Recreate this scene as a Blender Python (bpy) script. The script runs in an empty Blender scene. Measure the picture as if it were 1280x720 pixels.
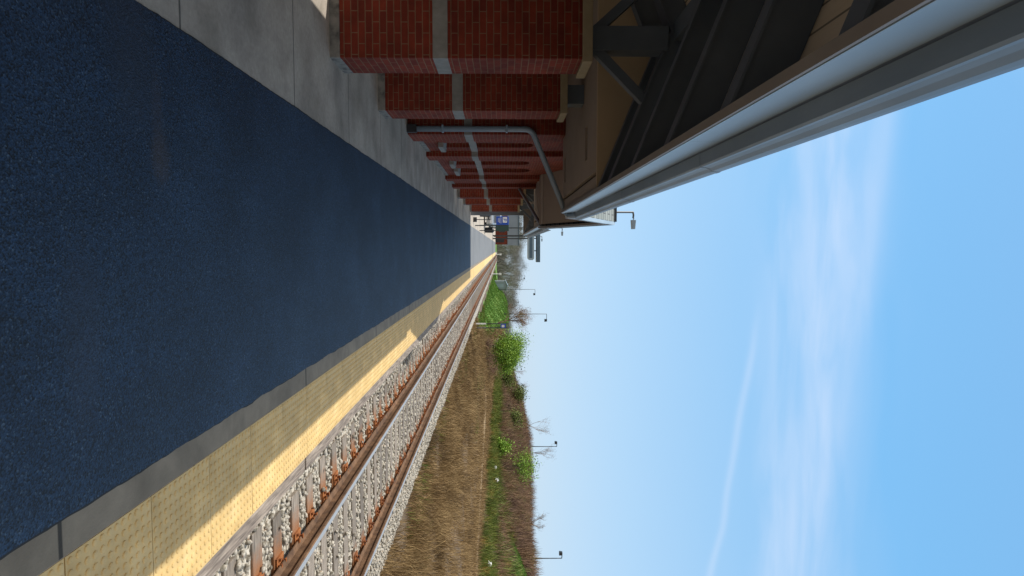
import bpy, math, random
import numpy as np
from mathutils import Vector, Matrix
random.seed(7); rng = np.random.default_rng(11)
D = bpy.data; S = bpy.context.scene; COL = S.collection
rad = math.radians
# ------------------------------------------------------------------ camera
yaw, pit = 0.06366, 0.01497
Fv = Vector((math.sin(yaw)*math.cos(pit), math.cos(yaw)*math.cos(pit), math.sin(pit)))
Uv = Vector((-math.cos(yaw), math.sin(yaw), 0)); Rv = Fv.cross(Uv)
cam = D.cameras.new('camera'); cam.sensor_width = 36; cam.lens = 22.5; cam.clip_start = .05; cam.clip_end = 5000
co = D.objects.new('camera', cam); COL.objects.link(co)
M = Matrix(((Rv.x, Uv.x, -Fv.x, 0), (Rv.y, Uv.y, -Fv.y, 0), (Rv.z, Uv.z, -Fv.z, 1.64), (0, 0, 0, 1)))
co.matrix_world = M; S.camera = co
# ------------------------------------------------------------------ sun
sd = Vector((.663, -.22, -1)).normalized()          # the way the light travels
elev = math.asin(-sd.z); az = math.atan2(-sd.x, -sd.y)   # azimuth of the sun measured from +Y towards +X
sl = D.lights.new('sun', 'SUN'); sl.energy = 3.9; sl.angle = rad(.53); sl.color = (1, .965, .90)
so = D.objects.new('sun', sl); COL.objects.link(so); so.rotation_euler = sd.to_track_quat('-Z', 'Y').to_euler(); so.location = (-10, 5, 30)
# ------------------------------------------------------------------ world
W = D.worlds.new('World'); S.world = W; W.use_nodes = True
nt = W.node_tree; N = nt.nodes; L = nt.links; N.clear()
wo = N.new('ShaderNodeOutputWorld'); bg = N.new('ShaderNodeBackground'); sky = N.new('ShaderNodeTexSky')
sky.sky_type = 'NISHITA'; sky.sun_disc = False; sky.sun_elevation = elev; sky.sun_rotation = az
sky.air_density = 1.0; sky.dust_density = 1.2; sky.ozone_density = 1.0; sky.altitude = 200
bg.inputs['Strength'].default_value = .15
L.new(bg.outputs[0], wo.inputs[0])
def wn(t, **k):
    n = N.new(t)
    for a, b in k.items(): setattr(n, a, b)
    return n
def wm(op, a, b=None, c=None):
    n = N.new('ShaderNodeMath'); n.operation = op
    for i, v in enumerate((a, b, c)):
        if v is None: continue
        if isinstance(v, (int, float)): n.inputs[i].default_value = v
        else: L.new(v, n.inputs[i])
    return n.outputs[0]
tc = wn('ShaderNodeTexCoord'); sep = wn('ShaderNodeSeparateXYZ'); L.new(tc.outputs['Generated'], sep.inputs[0])
yy = wm('MAXIMUM', sep.outputs[1], .05)
su = wm('DIVIDE', sep.outputs[0], yy); sv = wm('DIVIDE', sep.outputs[2], yy)     # cirrus sheet, seen down the line
ahead = wm('GREATER_THAN', sep.outputs[1], .06)
def band(v0, wdt, bend, amp=.02):
    "soft streak along su at height v0 + bend*su"
    cmb = wn('ShaderNodeCombineXYZ'); L.new(su, cmb.inputs[0]); L.new(sv, cmb.inputs[1])
    nz = wn('ShaderNodeTexNoise'); nz.inputs['Scale'].default_value = 2.6; nz.inputs['Detail'].default_value = 3; L.new(cmb.outputs[0], nz.inputs['Vector'])
    wob = wm('MULTIPLY', wm('SUBTRACT', nz.outputs[0], .5), amp)
    c = wm('ADD', wm('ADD', v0, wm('MULTIPLY', su, bend)), wob)
    d = wm('DIVIDE', wm('SUBTRACT', sv, c), wdt)
    return wm('EXPONENT', wm('MULTIPLY', wm('MULTIPLY', d, d), -1.0))
def rise(v, a, b):
    n = N.new('ShaderNodeMapRange'); n.interpolation_type = 'SMOOTHSTEP'; n.inputs[1].default_value = a; n.inputs[2].default_value = b
    L.new(v, n.inputs[0]); return n.outputs[0]
cmb = wn('ShaderNodeCombineXYZ'); L.new(wm('MULTIPLY', su, 1.6), cmb.inputs[0]); L.new(wm('MULTIPLY', sv, 9), cmb.inputs[1])
fz = wn('ShaderNodeTexNoise'); fz.inputs['Scale'].default_value = 2.2; fz.inputs['Detail'].default_value = 4; fz.inputs['Roughness'].default_value = .5; fz.inputs['Distortion'].default_value = .3
L.new(cmb.outputs[0], fz.inputs['Vector']); streak = rise(fz.outputs[0], .26, .74)
b1 = wm('MULTIPLY', band(.515, .048, -.035, .05), wm('ADD', .3, wm('MULTIPLY', streak, .65)))
b2 = wm('MULTIPLY', band(.575, .022, -.10, .03), wm('MULTIPLY', wm('SUBTRACT', 1, rise(su, -.1, .45)), .5))
b3 = wm('MULTIPLY', band(.44, .028, -.02, .05), wm('MULTIPLY', streak, .38))
trail = wm('MULTIPLY', band(.415, .0065, -.14, .05), wm('MULTIPLY', rise(su, .06, .2), .42))
wide = wm('MULTIPLY', band(.50, .12, 0, .05), wm('MULTIPLY', streak, .16))
cl = wm('MULTIPLY', wm('MINIMUM', wm('ADD', wm('ADD', wm('ADD', b1, b2), wm('ADD', b3, trail)), wide), 1), ahead)
mix = wn('ShaderNodeMix', data_type='RGBA'); L.new(wm('MULTIPLY', cl, .5), mix.inputs['Factor'])
# thin high veil of haze over the whole dome
vr_ = wn('ShaderNodeValToRGB'); L.new(wm('MAXIMUM', sep.outputs[2], 0.0), vr_.inputs[0]); ee = vr_.color_ramp.elements; ee.new(.3); ee.new(.62)
for e_, (p_, c_) in zip(ee, ((0, (.50, .63, .78)), (.18, (.385, .60, .82)), (.5, (.185, .49, .84)), (1, (.22, .42, .70)))): e_.position = p_; e_.color = (*c_, 1)
veil = wn('ShaderNodeMix', data_type='RGBA', blend_type='MULTIPLY'); veil.inputs['Factor'].default_value = 1; L.new(vr_.outputs[0], veil.inputs[6]); veil.inputs[7].default_value = (6.6, 6.6, 6.6, 1)
vm = wn('ShaderNodeMix', data_type='RGBA'); vm.inputs['Factor'].default_value = .82; L.new(sky.outputs[0], vm.inputs[6]); L.new(veil.outputs[2], vm.inputs[7])
# unseen sky whitened round the sun and behind the camera, added to neutralise shade
sdn = (-sd).normalized()
dt = wn('ShaderNodeVectorMath', operation='DOT_PRODUCT'); nv = wn('ShaderNodeVectorMath', operation='NORMALIZE'); L.new(tc.outputs['Generated'], nv.inputs[0]); L.new(nv.outputs[0], dt.inputs[0]); dt.inputs[1].default_value = tuple(sdn)
aur = rise(dt.outputs['Value'], .74, 1.0)
back = wm('SUBTRACT', 1, rise(sep.outputs[1], -.25, .12))
m1 = wn('ShaderNodeMix', data_type='RGBA'); L.new(wm('MULTIPLY', back, .8), m1.inputs['Factor']); L.new(vm.outputs[2], m1.inputs[6]); m1.inputs[7].default_value = (4.6, 4.3, 4.0, 1)
m2 = wn('ShaderNodeMix', data_type='RGBA'); L.new(aur, m2.inputs['Factor']); L.new(m1.outputs[2], m2.inputs[6]); m2.inputs[7].default_value = (9.5, 8.8, 7.8, 1); vm = m2
hs = wn('ShaderNodeHueSaturation'); hs.inputs['Saturation'].default_value = 1.0; hs.inputs['Value'].default_value = 1.0
L.new(vm.outputs[2], hs.inputs['Color']); L.new(hs.outputs[0], mix.inputs[6]); mix.inputs[7].default_value = (4.5, 4.95, 5.9, 1)
L.new(mix.outputs[2], bg.inputs[0])
S.view_settings.view_transform = 'Standard'; S.view_settings.look = 'None'; S.view_settings.exposure = 0.25; S.view_settings.gamma = 1
S.render.resolution_x = 1024; S.render.resolution_y = 576
S.cycles.max_bounces = 6; S.cycles.transparent_max_bounces = 4

# ------------------------------------------------------------------ materials
def mat(name, cols, scale=3., rough=.8, bump=0., bscale=40., metal=0., pos=None, detail=6, coord='Object', stretch=None, spec=.5, rnd=0.):
    m = D.materials.new(name); m.use_nodes = True; t = m.node_tree; n = t.nodes; l = t.links
    b = n['Principled BSDF']; b.inputs['Roughness'].default_value = rough; b.inputs['Metallic'].default_value = metal
    b.inputs['Specular IOR Level'].default_value = spec
    c = n.new('ShaderNodeTexCoord'); src = c.outputs[coord]
    mp = n.new('ShaderNodeMapping'); l.new(src, mp.inputs[0])
    if stretch: mp.inputs['Scale'].default_value = stretch
    z = n.new('ShaderNodeTexNoise'); z.inputs['Scale'].default_value = scale; z.inputs['Detail'].default_value = detail; l.new(mp.outputs[0], z.inputs['Vector'])
    r = n.new('ShaderNodeValToRGB'); e = r.color_ramp.elements
    while len(e) < len(cols): e.new(.5)
    for i, cc in enumerate(cols):
        e[i].position = pos[i] if pos else (.3 + .4*i/max(1, len(cols)-1)); e[i].color = (*cc, 1)
    l.new(z.outputs[0], r.inputs[0]); out = r.outputs[0]
    if rnd:
        oi = n.new('ShaderNodeObjectInfo'); h = n.new('ShaderNodeHueSaturation'); mr = n.new('ShaderNodeMapRange')
        mr.inputs[3].default_value = 1-rnd; mr.inputs[4].default_value = 1+rnd; l.new(oi.outputs['Random'], mr.inputs[0]); l.new(mr.outputs[0], h.inputs['Value'])
        l.new(out, h.inputs['Color']); out = h.outputs[0]
    l.new(out, b.inputs['Base Color'])
    if bump:
        z2 = n.new('ShaderNodeTexNoise'); z2.inputs['Scale'].default_value = bscale; z2.inputs['Detail'].default_value = 4; l.new(mp.outputs[0], z2.inputs['Vector'])
        bp = n.new('ShaderNodeBump'); bp.inputs['Strength'].default_value = bump; bp.inputs['Distance'].default_value = .01
        l.new(z2.outputs[0], bp.inputs['Height']); l.new(bp.outputs[0], b.inputs['Normal'])
    m['o'] = 0
    return m
def nodes(m): return m.node_tree.nodes, m.node_tree.links, m.node_tree.nodes['Principled BSDF']

def brick_mat(name, c1, c2, mort):
    m = D.materials.new(name); m.use_nodes = True; n, l, b = nodes(m)
    b.inputs['Roughness'].default_value = .85; b.inputs['Specular IOR Level'].default_value = .25
    c = n.new('ShaderNodeTexCoord'); br = n.new('ShaderNodeTexBrick'); l.new(c.outputs['UV'], br.inputs[0])
    for k, v in (('Scale', 1), ('Mortar Size', .0048), ('Mortar Smooth', .15), ('Bias', -.1), ('Brick Width', .2032), ('Row Height', .0677)): br.inputs[k].default_value = v
    br.inputs['Color1'].default_value = (*c1, 1); br.inputs['Color2'].default_value = (*c2, 1); br.inputs['Mortar'].default_value = (*mort, 1)
    z = n.new('ShaderNodeTexNoise'); z.inputs['Scale'].default_value = 9; z.inputs['Detail'].default_value = 5; l.new(c.outputs['UV'], z.inputs[0])
    mr = n.new('ShaderNodeMapRange'); mr.inputs[3].default_value = .7; mr.inputs[4].default_value = 1.3; l.new(z.outputs[0], mr.inputs[0])
    h = n.new('ShaderNodeHueSaturation'); l.new(br.outputs[0], h.inputs['Color']); l.new(mr.outputs[0], h.inputs['Value']); l.new(h.outputs[0], b.inputs['Base Color'])
    bp = n.new('ShaderNodeBump'); bp.invert = True; bp.inputs['Strength'].default_value = .6; bp.inputs['Distance'].default_value = .006
    l.new(br.outputs['Fac'], bp.inputs['Height']); l.new(bp.outputs[0], b.inputs['Normal'])
    return m
def grooves(m, axis, period, width, offset=0., dark=.45, src='Object', depth=.004):
    "straight joints every `period` metres across one axis"
    n, l, b = nodes(m)
    c = n.new('ShaderNodeTexCoord'); sp = n.new('ShaderNodeSeparateXYZ'); l.new(c.outputs[src], sp.inputs[0])
    a = n.new('ShaderNodeMath'); a.operation = 'SUBTRACT'; l.new(sp.outputs[axis], a.inputs[0]); a.inputs[1].default_value = offset
    p = n.new('ShaderNodeMath'); p.operation = 'PINGPONG'; l.new(a.outputs[0], p.inputs[0]); p.inputs[1].default_value = period/2
    s = n.new('ShaderNodeMapRange'); s.interpolation_type = 'SMOOTHSTEP'; l.new(p.outputs[0], s.inputs[0]); s.inputs[1].default_value = width*.35; s.inputs[2].default_value = width*.8
    s.inputs[3].default_value = dark; s.inputs[4].default_value = 1
    link = b.inputs['Base Color'].links[0]; src_ = link.from_socket
    mx = n.new('ShaderNodeMix'); mx.data_type = 'RGBA'; mx.blend_type = 'MULTIPLY'; mx.inputs['Factor'].default_value = 1
    l.new(src_, mx.inputs[6]); l.new(s.outputs[0], mx.inputs[7]); l.new(mx.outputs[2], b.inputs['Base Color'])
    return m

MT = {}
MT['brick'] = brick_mat('red_brick', (.20, .030, .014), (.13, .020, .012), (.20, .11, .065))
MT['stone'] = mat('limestone', [(.22, .21, .19), (.28, .27, .245)], 14, .85, .2, 120)
MT['cap'] = mat('cap_stone', [(.28, .23, .14), (.34, .28, .18)], 10, .8, .15, 90)
MT['plinth'] = mat('plinth_concrete', [(.08, .075, .07), (.2, .19, .17), (.27, .25, .22)], 12, .9, .5, 60)
MT['steel'] = mat('dark_steel', [(.095, .125, .16), (.12, .15, .19)], 4, .5, .05, 60, spec=.4)
MT['wood'] = mat('ceiling_boards', [(.70, .58, .42), (.76, .64, .48)], 5, .7, .1, 30, stretch=(6, .5, 6))
grooves(MT['wood'], 0, .14, .012, dark=.3)
MT['soffit'] = mat('soffit_panel', [(.32, .265, .22), (.36, .30, .25)], 2, .75, .05, 80)
MT['bulk'] = mat('bulkhead_panel', [(.50, .39, .25), (.56, .44, .29)], 2, .75, .05, 80)
MT['trim'] = mat('brown_trim', [(.24, .22, .205), (.29, .265, .245)], 3, .6)
MT['fascia'] = mat('painted_fascia', [(.27, .35, .42), (.33, .41, .475)], 1.5, .38, .03, 20, spec=.6)
MT['gutter'] = mat('grey_gutter', [(.21, .27, .33), (.26, .32, .38)], 2, .5, .02, 20, spec=.45)
MT['pipe'] = mat('slate_pipe', [(.22, .29, .36), (.27, .34, .41)], 3, .35, .02, 20, spec=.6)
MT['shingle'] = D.materials.new('roof_shingles'); MT['shingle'].use_nodes = True
n, l, b = nodes(MT['shingle']); c = n.new('ShaderNodeTexCoord'); br = n.new('ShaderNodeTexBrick'); l.new(c.outputs['UV'], br.inputs[0])
for k, v in (('Mortar Size', .012), ('Brick Width', .3), ('Row Height', .14), ('Scale', 1), ('Bias', 0)): br.inputs[k].default_value = v
br.inputs['Color1'].default_value = (.27, .30, .29, 1); br.inputs['Color2'].default_value = (.17, .20, .19, 1); br.inputs['Mortar'].default_value = (.05, .055, .06, 1)
l.new(br.outputs[0], b.inputs['Base Color']); b.inputs['Roughness'].default_value = .85
MT['void'] = mat('dark_recess', [(.02, .02, .022), (.03, .03, .03)], 3, .9)
MT['lens'] = mat('unlit_lens', [(.12, .11, .1), (.15, .14, .12)], 3, .4)
MT['glass'] = mat('window_glass', [(.012, .015, .02), (.02, .024, .03)], 2, .08, spec=.8)
MT['white'] = mat('white_paint', [(.7, .7, .68), (.8, .8, .78)], 5, .5)
MT['black'] = mat('black_plastic', [(.012, .012, .014), (.025, .025, .028)], 5, .5)
MT['blue'] = mat('sign_blue', [(.01, .06, .36), (.014, .075, .42)], 3, .4)
MT['green_sign'] = mat('dark_green_panel', [(.01, .035, .03), (.015, .05, .04)], 3, .5)
MT['grey_siding'] = mat('grey_siding', [(.20, .235, .27), (.25, .285, .32)], .4, .6, coord='Object')
MT['pole'] = mat('dark_pole', [(.02, .025, .03), (.03, .035, .04)], 5, .45, spec=.5)
MT['slate'] = mat('slate_cladding', [(.05, .09, .13), (.07, .12, .17)], .6, .4)
MT['pale'] = mat('pale_cladding', [(.25, .32, .38), (.3, .37, .43)], .6, .4)
MT['bulb'] = mat('clear_lamp_glass', [(.55, .57, .58), (.62, .64, .65)], 5, .2)

# asphalt: blue-black chips with pale specks and soft stains
m = mat('asphalt', [(.0034, .0125, .030), (.0075, .0215, .047), (.015, .034, .066)], 1.1, .72, 0, detail=8, coord='Object', pos=[.3, .5, .72]); MT['asphalt'] = m
n, l, b = nodes(m); c = n.new('ShaderNodeTexCoord')
vo = n.new('ShaderNodeTexVoronoi'); vo.inputs['Scale'].default_value = 135; l.new(c.outputs['Object'], vo.inputs[0])
sepc = n.new('ShaderNodeSeparateColor'); l.new(vo.outputs['Color'], sepc.inputs[0])
gr = n.new('ShaderNodeMapRange'); gr.inputs[1].default_value = .0; gr.inputs[2].default_value = 1; gr.inputs[3].default_value = .15; gr.inputs[4].default_value = 1.9; l.new(sepc.outputs[0], gr.inputs[0])
sp = n.new('ShaderNodeMapRange'); sp.inputs[1].default_value = .93; sp.inputs[2].default_value = .99; sp.inputs[3].default_value = 0; sp.inputs[4].default_value = .65; l.new(sepc.outputs[1], sp.inputs[0])
ad = gr
lk = b.inputs['Base Color'].links[0].from_socket
mx = n.new('ShaderNodeMix'); mx.data_type = 'RGBA'; mx.blend_type = 'MULTIPLY'; mx.inputs['Factor'].default_value = 1; l.new(lk, mx.inputs[6]); l.new(ad.outputs[0], mx.inputs[7])
fl_ = n.new('ShaderNodeMix'); fl_.data_type = 'RGBA'; l.new(sp.outputs[0], fl_.inputs['Factor']); l.new(mx.outputs[2], fl_.inputs[6]); fl_.inputs[7].default_value = (.075, .115, .16, 1); mx = fl_
# rust coloured stain by the near part of the path
def blot(x, y, rx, ry, col, prev, k):
    s_ = n.new('ShaderNodeSeparateXYZ'); l.new(c.outputs['Object'], s_.inputs[0]); outs = []
    for ax, c0, r0 in ((0, x, rx), (1, y, ry)):
        a = n.new('ShaderNodeMath'); a.operation = 'SUBTRACT'; l.new(s_.outputs[ax], a.inputs[0]); a.inputs[1].default_value = c0
        d_ = n.new('ShaderNodeMath'); d_.operation = 'DIVIDE'; l.new(a.outputs[0], d_.inputs[0]); d_.inputs[1].default_value = r0
        q = n.new('ShaderNodeMath'); q.operation = 'POWER'; ab = n.new('ShaderNodeMath'); ab.operation = 'ABSOLUTE'; l.new(d_.outputs[0], ab.inputs[0]); l.new(ab.outputs[0], q.inputs[0]); q.inputs[1].default_value = 2; outs.append(q)
    s = n.new('ShaderNodeMath'); s.operation = 'ADD'; l.new(outs[0].outputs[0], s.inputs[0]); l.new(outs[1].outputs[0], s.inputs[1])
    r = n.new('ShaderNodeMapRange'); r.interpolation_type = 'SMOOTHSTEP'; l.new(s.outputs[0], r.inputs[0]); r.inputs[1].default_value = 0; r.inputs[2].default_value = 1; r.inputs[3].default_value = k; r.inputs[4].default_value = 0
    mm = n.new('ShaderNodeMix'); mm.data_type = 'RGBA'; l.new(r.outputs[0], mm.inputs['Factor']); l.new(prev, mm.inputs[6]); mm.inputs[7].default_value = (*col, 1); return mm.outputs[2]
o_ = blot(-.42, 3.12, .16, .11, (.075, .05, .035), mx.outputs[2], .35); o_ = blot(-.62, 3.1, .3, .07, (.06, .045, .045), o_, .25)
o_ = blot(-.9, 2.9, .5, .25, (.02, .028, .045), o_, .5); o_ = blot(.35, 2.5, .5, .15, (.022, .03, .05), o_, .4)
zz = n.new('ShaderNodeTexNoise'); zz.inputs['Scale'].default_value = 1.7; zz.inputs['Detail'].default_value = 7; zz.inputs['Roughness'].default_value = .65; zz.inputs['Distortion'].default_value = .5
mpz = n.new('ShaderNodeMapping'); mpz.inputs['Scale'].default_value = (1.6, .7, 1); l.new(c.outputs['Object'], mpz.inputs[0]); l.new(mpz.outputs[0], zz.inputs[0])
mz = n.new('ShaderNodeMapRange'); mz.inputs[1].default_value = .3; mz.inputs[2].default_value = .72; mz.inputs[3].default_value = .76; mz.inputs[4].default_value = 1.22; l.new(zz.outputs[0], mz.inputs[0])
mm_ = n.new('ShaderNodeMix'); mm_.data_type = 'RGBA'; mm_.blend_type = 'MULTIPLY'; mm_.inputs['Factor'].default_value = 1; l.new(o_, mm_.inputs[6]); l.new(mz.outputs[0], mm_.inputs[7]); o_ = mm_.outputs[2]
l.new(o_, b.inputs['Base Color'])
bp = n.new('ShaderNodeBump'); bp.inputs['Strength'].default_value = .5; bp.inputs['Distance'].default_value = .005; l.new(vo.outputs['Distance'], bp.inputs['Height']); l.new(bp.outputs[0], b.inputs['Normal'])

MT['concrete'] = mat('concrete', [(.30, .255, .20), (.40, .34, .275), (.46, .40, .325)], 2.2, .85, .25, 90, coord='Object', detail=9)
grooves(MT['concrete'], 1, 1.80, .016, 3.36, .3)
MT['concrete2'] = mat('edge_concrete', [(.19, .155, .11), (.26, .215, .155)], 4, .85, .3, 90, detail=9)
grooves(MT['concrete2'], 1, 2.97, .02, 5.30, .2)
MT['tactile'] = mat('buff_tactile', [(.60, .40, .15), (.70, .48, .19), (.74, .53, .24)], 5, .65, .1, 60, detail=8, rnd=.04)
MT['timber'] = mat('grey_timber', [(.13, .10, .08), (.28, .225, .18), (.40, .33, .265)], 5, .9, .7, 30, stretch=(14, 1, 14), detail=8)
MT['tie'] = mat('weathered_tie', [(.10, .085, .07), (.20, .165, .13), (.28, .24, .20)], 4, .9, .6, 25, stretch=(1, 9, 9), detail=8, rnd=.3)
MT['rust'] = mat('orange_rust', [(.09, .03, .012), (.26, .085, .02), (.38, .14, .04)], 16, .95, .4, 60)
MT['rail'] = mat('rusty_rail', [(.075, .038, .02), (.14, .075, .038), (.19, .105, .055)], 9, .8, .3, 60)
MT['shine'] = mat('worn_rail_head', [(.30, .29, .28), (.42, .41, .40)], 6, .42, metal=.35, stretch=(20, .3, 1))
MT['stoneb'] = mat('ballast_stone', [(.09, .075, .055), (.28, .25, .20), (.50, .465, .40), (.27, .17, .10)], 22, .95, 0, detail=2, pos=[.3, .46, .60, .74])
MT['bed'] = mat('ballast_bed', [(.08, .068, .05), (.30, .265, .21), (.54, .49, .41)], 26, .95, 1.0, 26, detail=3, pos=[.35, .5, .6])

def wear(m, scale, lo, hi, detail=9, stretch=(1, 1, 1), coord='Object', dist=.4):
    n, l, b = nodes(m); c = n.new('ShaderNodeTexCoord'); mp = n.new('ShaderNodeMapping'); mp.inputs['Scale'].default_value = stretch; l.new(c.outputs[coord], mp.inputs[0])
    z = n.new('ShaderNodeTexNoise'); z.inputs['Scale'].default_value = scale; z.inputs['Detail'].default_value = detail; z.inputs['Roughness'].default_value = .65; z.inputs['Distortion'].default_value = dist; l.new(mp.outputs[0], z.inputs[0])
    r = n.new('ShaderNodeMapRange'); r.inputs[1].default_value = .32; r.inputs[2].default_value = .68; r.inputs[3].default_value = lo; r.inputs[4].default_value = hi; l.new(z.outputs[0], r.inputs[0])
    mx = n.new('ShaderNodeMix'); mx.data_type = 'RGBA'; mx.blend_type = 'MULTIPLY'; mx.inputs['Factor'].default_value = 1; l.new(b.inputs['Base Color'].links[0].from_socket, mx.inputs[6]); l.new(r.outputs[0], mx.inputs[7]); l.new(mx.outputs[2], b.inputs['Base Color'])
wear(MT['concrete'], 1.3, .78, 1.12); wear(MT['concrete'], 26, .86, 1.08, 4); wear(MT['concrete2'], 3, .75, 1.12); wear(MT['brick'], 1.6, .7, 1.25, coord='UV'); wear(MT['stone'], 5, .78, 1.12, stretch=(1, 1, .4))
wear(MT['tactile'], 7, .84, 1.08, 9); wear(MT['tactile'], 1.1, .88, 1.05); wear(MT['timber'], 6, .6, 1.2, stretch=(2, .3, 2)); wear(MT['fascia'], 1.2, .88, 1.06, stretch=(1, .25, 3)); wear(MT['gutter'], 1.5, .8, 1.08, stretch=(1, .3, 2)); wear(MT['soffit'], .8, .9, 1.05)
wear(MT['rail'], 3, .6, 1.3, stretch=(3, .4, 3))
# ground: dry earth, green patches on the mound, by world position
m = mat('field_ground', [(.07, .046, .026), (.11, .075, .042), (.15, .10, .06)], .8, .95, .5, 8, detail=10); MT['ground'] = m
MT['mound'] = mat('mown_bank_grass', [(.055, .13, .012), (.09, .19, .02), (.15, .22, .04)], .35, .95, .6, 6, detail=10)
MT['blade_dry'] = mat('dry_blades', [(.10, .065, .028), (.21, .13, .05), (.35, .24, .11), (.15, .08, .032)], .9, .9, pos=[.3, .45, .6, .72], detail=8)
MT['blade_green'] = mat('green_blades', [(.075, .11, .014), (.13, .165, .02), (.30, .18, .04)], 1.1, .9, pos=[.36, .55, .68], detail=8)
MT['brush'] = mat('bare_brush', [(.10, .060, .042), (.18, .11, .078), (.25, .15, .08), (.14, .15, .045)], .6, .95, detail=8)
MT['leaf'] = mat('fresh_leaves', [(.085, .185, .012), (.17, .31, .018), (.28, .40, .04)], 1.3, .7, detail=5)
MT['leaf_dark'] = mat('olive_leaves', [(.07, .10, .02), (.12, .16, .025), (.20, .21, .05)], 1.3, .8, detail=5)
MT['bark'] = mat('grey_bark', [(.07, .055, .045), (.13, .11, .09)], 5, .95)
MT['twig'] = mat('far_twigs', [(.15, .14, .125), (.22, .205, .18), (.22, .23, .15)], .15, .95, rnd=.2)  # distance haze put into the colour as a paler grey
MT['path'] = mat('path_gravel', [(.19, .13, .07), (.34, .25, .15)], 4, .95)
MT['lot'] = mat('lot_paving', [(.08, .08, .08), (.12, .12, .12)], .8, .9)
MT['car_silver'] = mat('silver_paint', [(.36, .37, .38), (.42, .43, .44)], 2, .25, metal=.6)
MT['car_white'] = mat('white_car_paint', [(.7, .7, .7), (.76, .76, .76)], 2, .25)
MT['tyre'] = mat('tyre_rubber', [(.015, .015, .015), (.03, .03, .03)], 8, .9)

# ------------------------------------------------------------------ mesh building
class MB:
    def __init__(s): s.v = []; s.f = []
    def add(s, vs, fs):
        o = len(s.v); s.v += [tuple(p) for p in vs]; s.f += [tuple(i+o for i in q) for q in fs]; return s
    def box(s, x0, x1, y0, y1, z0, z1):
        return s.add([(x0, y0, z0), (x1, y0, z0), (x1, y1, z0), (x0, y1, z0), (x0, y0, z1), (x1, y0, z1), (x1, y1, z1), (x0, y1, z1)],
                     [(0, 3, 2, 1), (4, 5, 6, 7), (0, 1, 5, 4), (1, 2, 6, 5), (2, 3, 7, 6), (3, 0, 4, 7)])
    def prism(s, pts, axis, a, b):
        "closed profile (counter-clockwise or not) swept along an axis; pts in the two other axes, in xyz order"
        def P(p, t): return {'x': (t, p[0], p[1]), 'y': (p[0], t, p[1]), 'z': (p[0], p[1], t)}[axis]
        n_ = len(pts); vs = [P(p, a) for p in pts]+[P(p, b) for p in pts]
        fs = [tuple(range(n_)), tuple(range(2*n_-1, n_-1, -1))]+[(i, n_+i, n_+(i+1) % n_, (i+1) % n_) for i in range(n_)]
        return s.add(vs, fs)
    def tube(s, path, r, n_=8, r2=None, caps=True):
        path = [Vector(p) for p in path]; K = len(path); vs = []; prev = None
        for i, p in enumerate(path):
            t = (path[min(i+1, K-1)]-path[max(i-1, 0)]).normalized()
            u = prev if prev is not None else t.orthogonal().normalized()
            u = (u-t*u.dot(t)).normalized(); prev = u; w = t.cross(u)
            rr = r if r2 is None else r+(r2-r)*i/max(1, K-1)
            for k in range(n_):
                a_ = 2*math.pi*k/n_; vs.append(p+u*math.cos(a_)*rr+w*math.sin(a_)*rr)
        fs = [(i*n_+k, i*n_+(k+1) % n_, (i+1)*n_+(k+1) % n_, (i+1)*n_+k) for i in range(K-1) for k in range(n_)]
        if caps: fs += [tuple(range(n_-1, -1, -1)), tuple(range((K-1)*n_, K*n_))]
        return s.add(vs, fs)
    def bar(s, p, q, w, h, up=(0, 0, 1)):
        p, q, up = Vector(p), Vector(q), Vector(up); t = (q-p).normalized(); a_ = t.cross(up).normalized(); b_ = a_.cross(t)
        vs = [c0+a_*sx*w/2+b_*sy*h/2 for c0 in (p, q) for sx, sy in ((-1, -1), (1, -1), (1, 1), (-1, 1))]
        return s.add(vs, [(0, 3, 2, 1), (4, 5, 6, 7), (0, 1, 5, 4), (1, 2, 6, 5), (2, 3, 7, 6), (3, 0, 4, 7)])
    def build(s, name, m_, parent=None, smooth=False, bevel=0.):
        return mk(name, s.v, s.f, m_, parent, smooth, bevel)
ORG = {}
def fixn(me):
    import bmesh
    bm = bmesh.new(); bm.from_mesh(me); bmesh.ops.recalc_face_normals(bm, faces=bm.faces); bm.to_mesh(me); bm.free()
def mk(name, v, f, m_, parent=None, smooth=False, bevel=0., norm=True):
    o3 = ORG.get(parent.name, (0, 0, 0)) if parent else (0, 0, 0)
    v = np.asarray(v, dtype=float)
    me = D.meshes.new(name); me.from_pydata((v-np.array(o3)).tolist(), [], [list(q) for q in f]); me.update()
    if norm: fixn(me)
    uv = me.uv_layers.new(name='UVMap'); buf = np.zeros(len(me.loops)*2)
    for p in me.polygons:
        nx, ny, nz = map(abs, p.normal)
        for li in p.loop_indices:
            x, y, z = v[me.loops[li].vertex_index]
            if nz > max(nx, ny): a_ = (x, y) if nz > .97 else (x, math.hypot(y-v[0][1], z))
            elif nx >= ny: a_ = (y, z)
            else: a_ = (x, z)
            buf[2*li], buf[2*li+1] = a_
    uv.data.foreach_set('uv', buf)
    me.materials.append(MT[m_] if isinstance(m_, str) else m_)
    if smooth: me.polygons.foreach_set('use_smooth', [True]*len(me.polygons))
    o = D.objects.new(name, me); COL.objects.link(o)
    if parent: o.parent = parent; ORG[o.name] = o3
    if bevel:
        bv = o.modifiers.new('bevel', 'BEVEL'); bv.width = bevel; bv.segments = 2; bv.limit_method = 'ANGLE'
    return o
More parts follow.
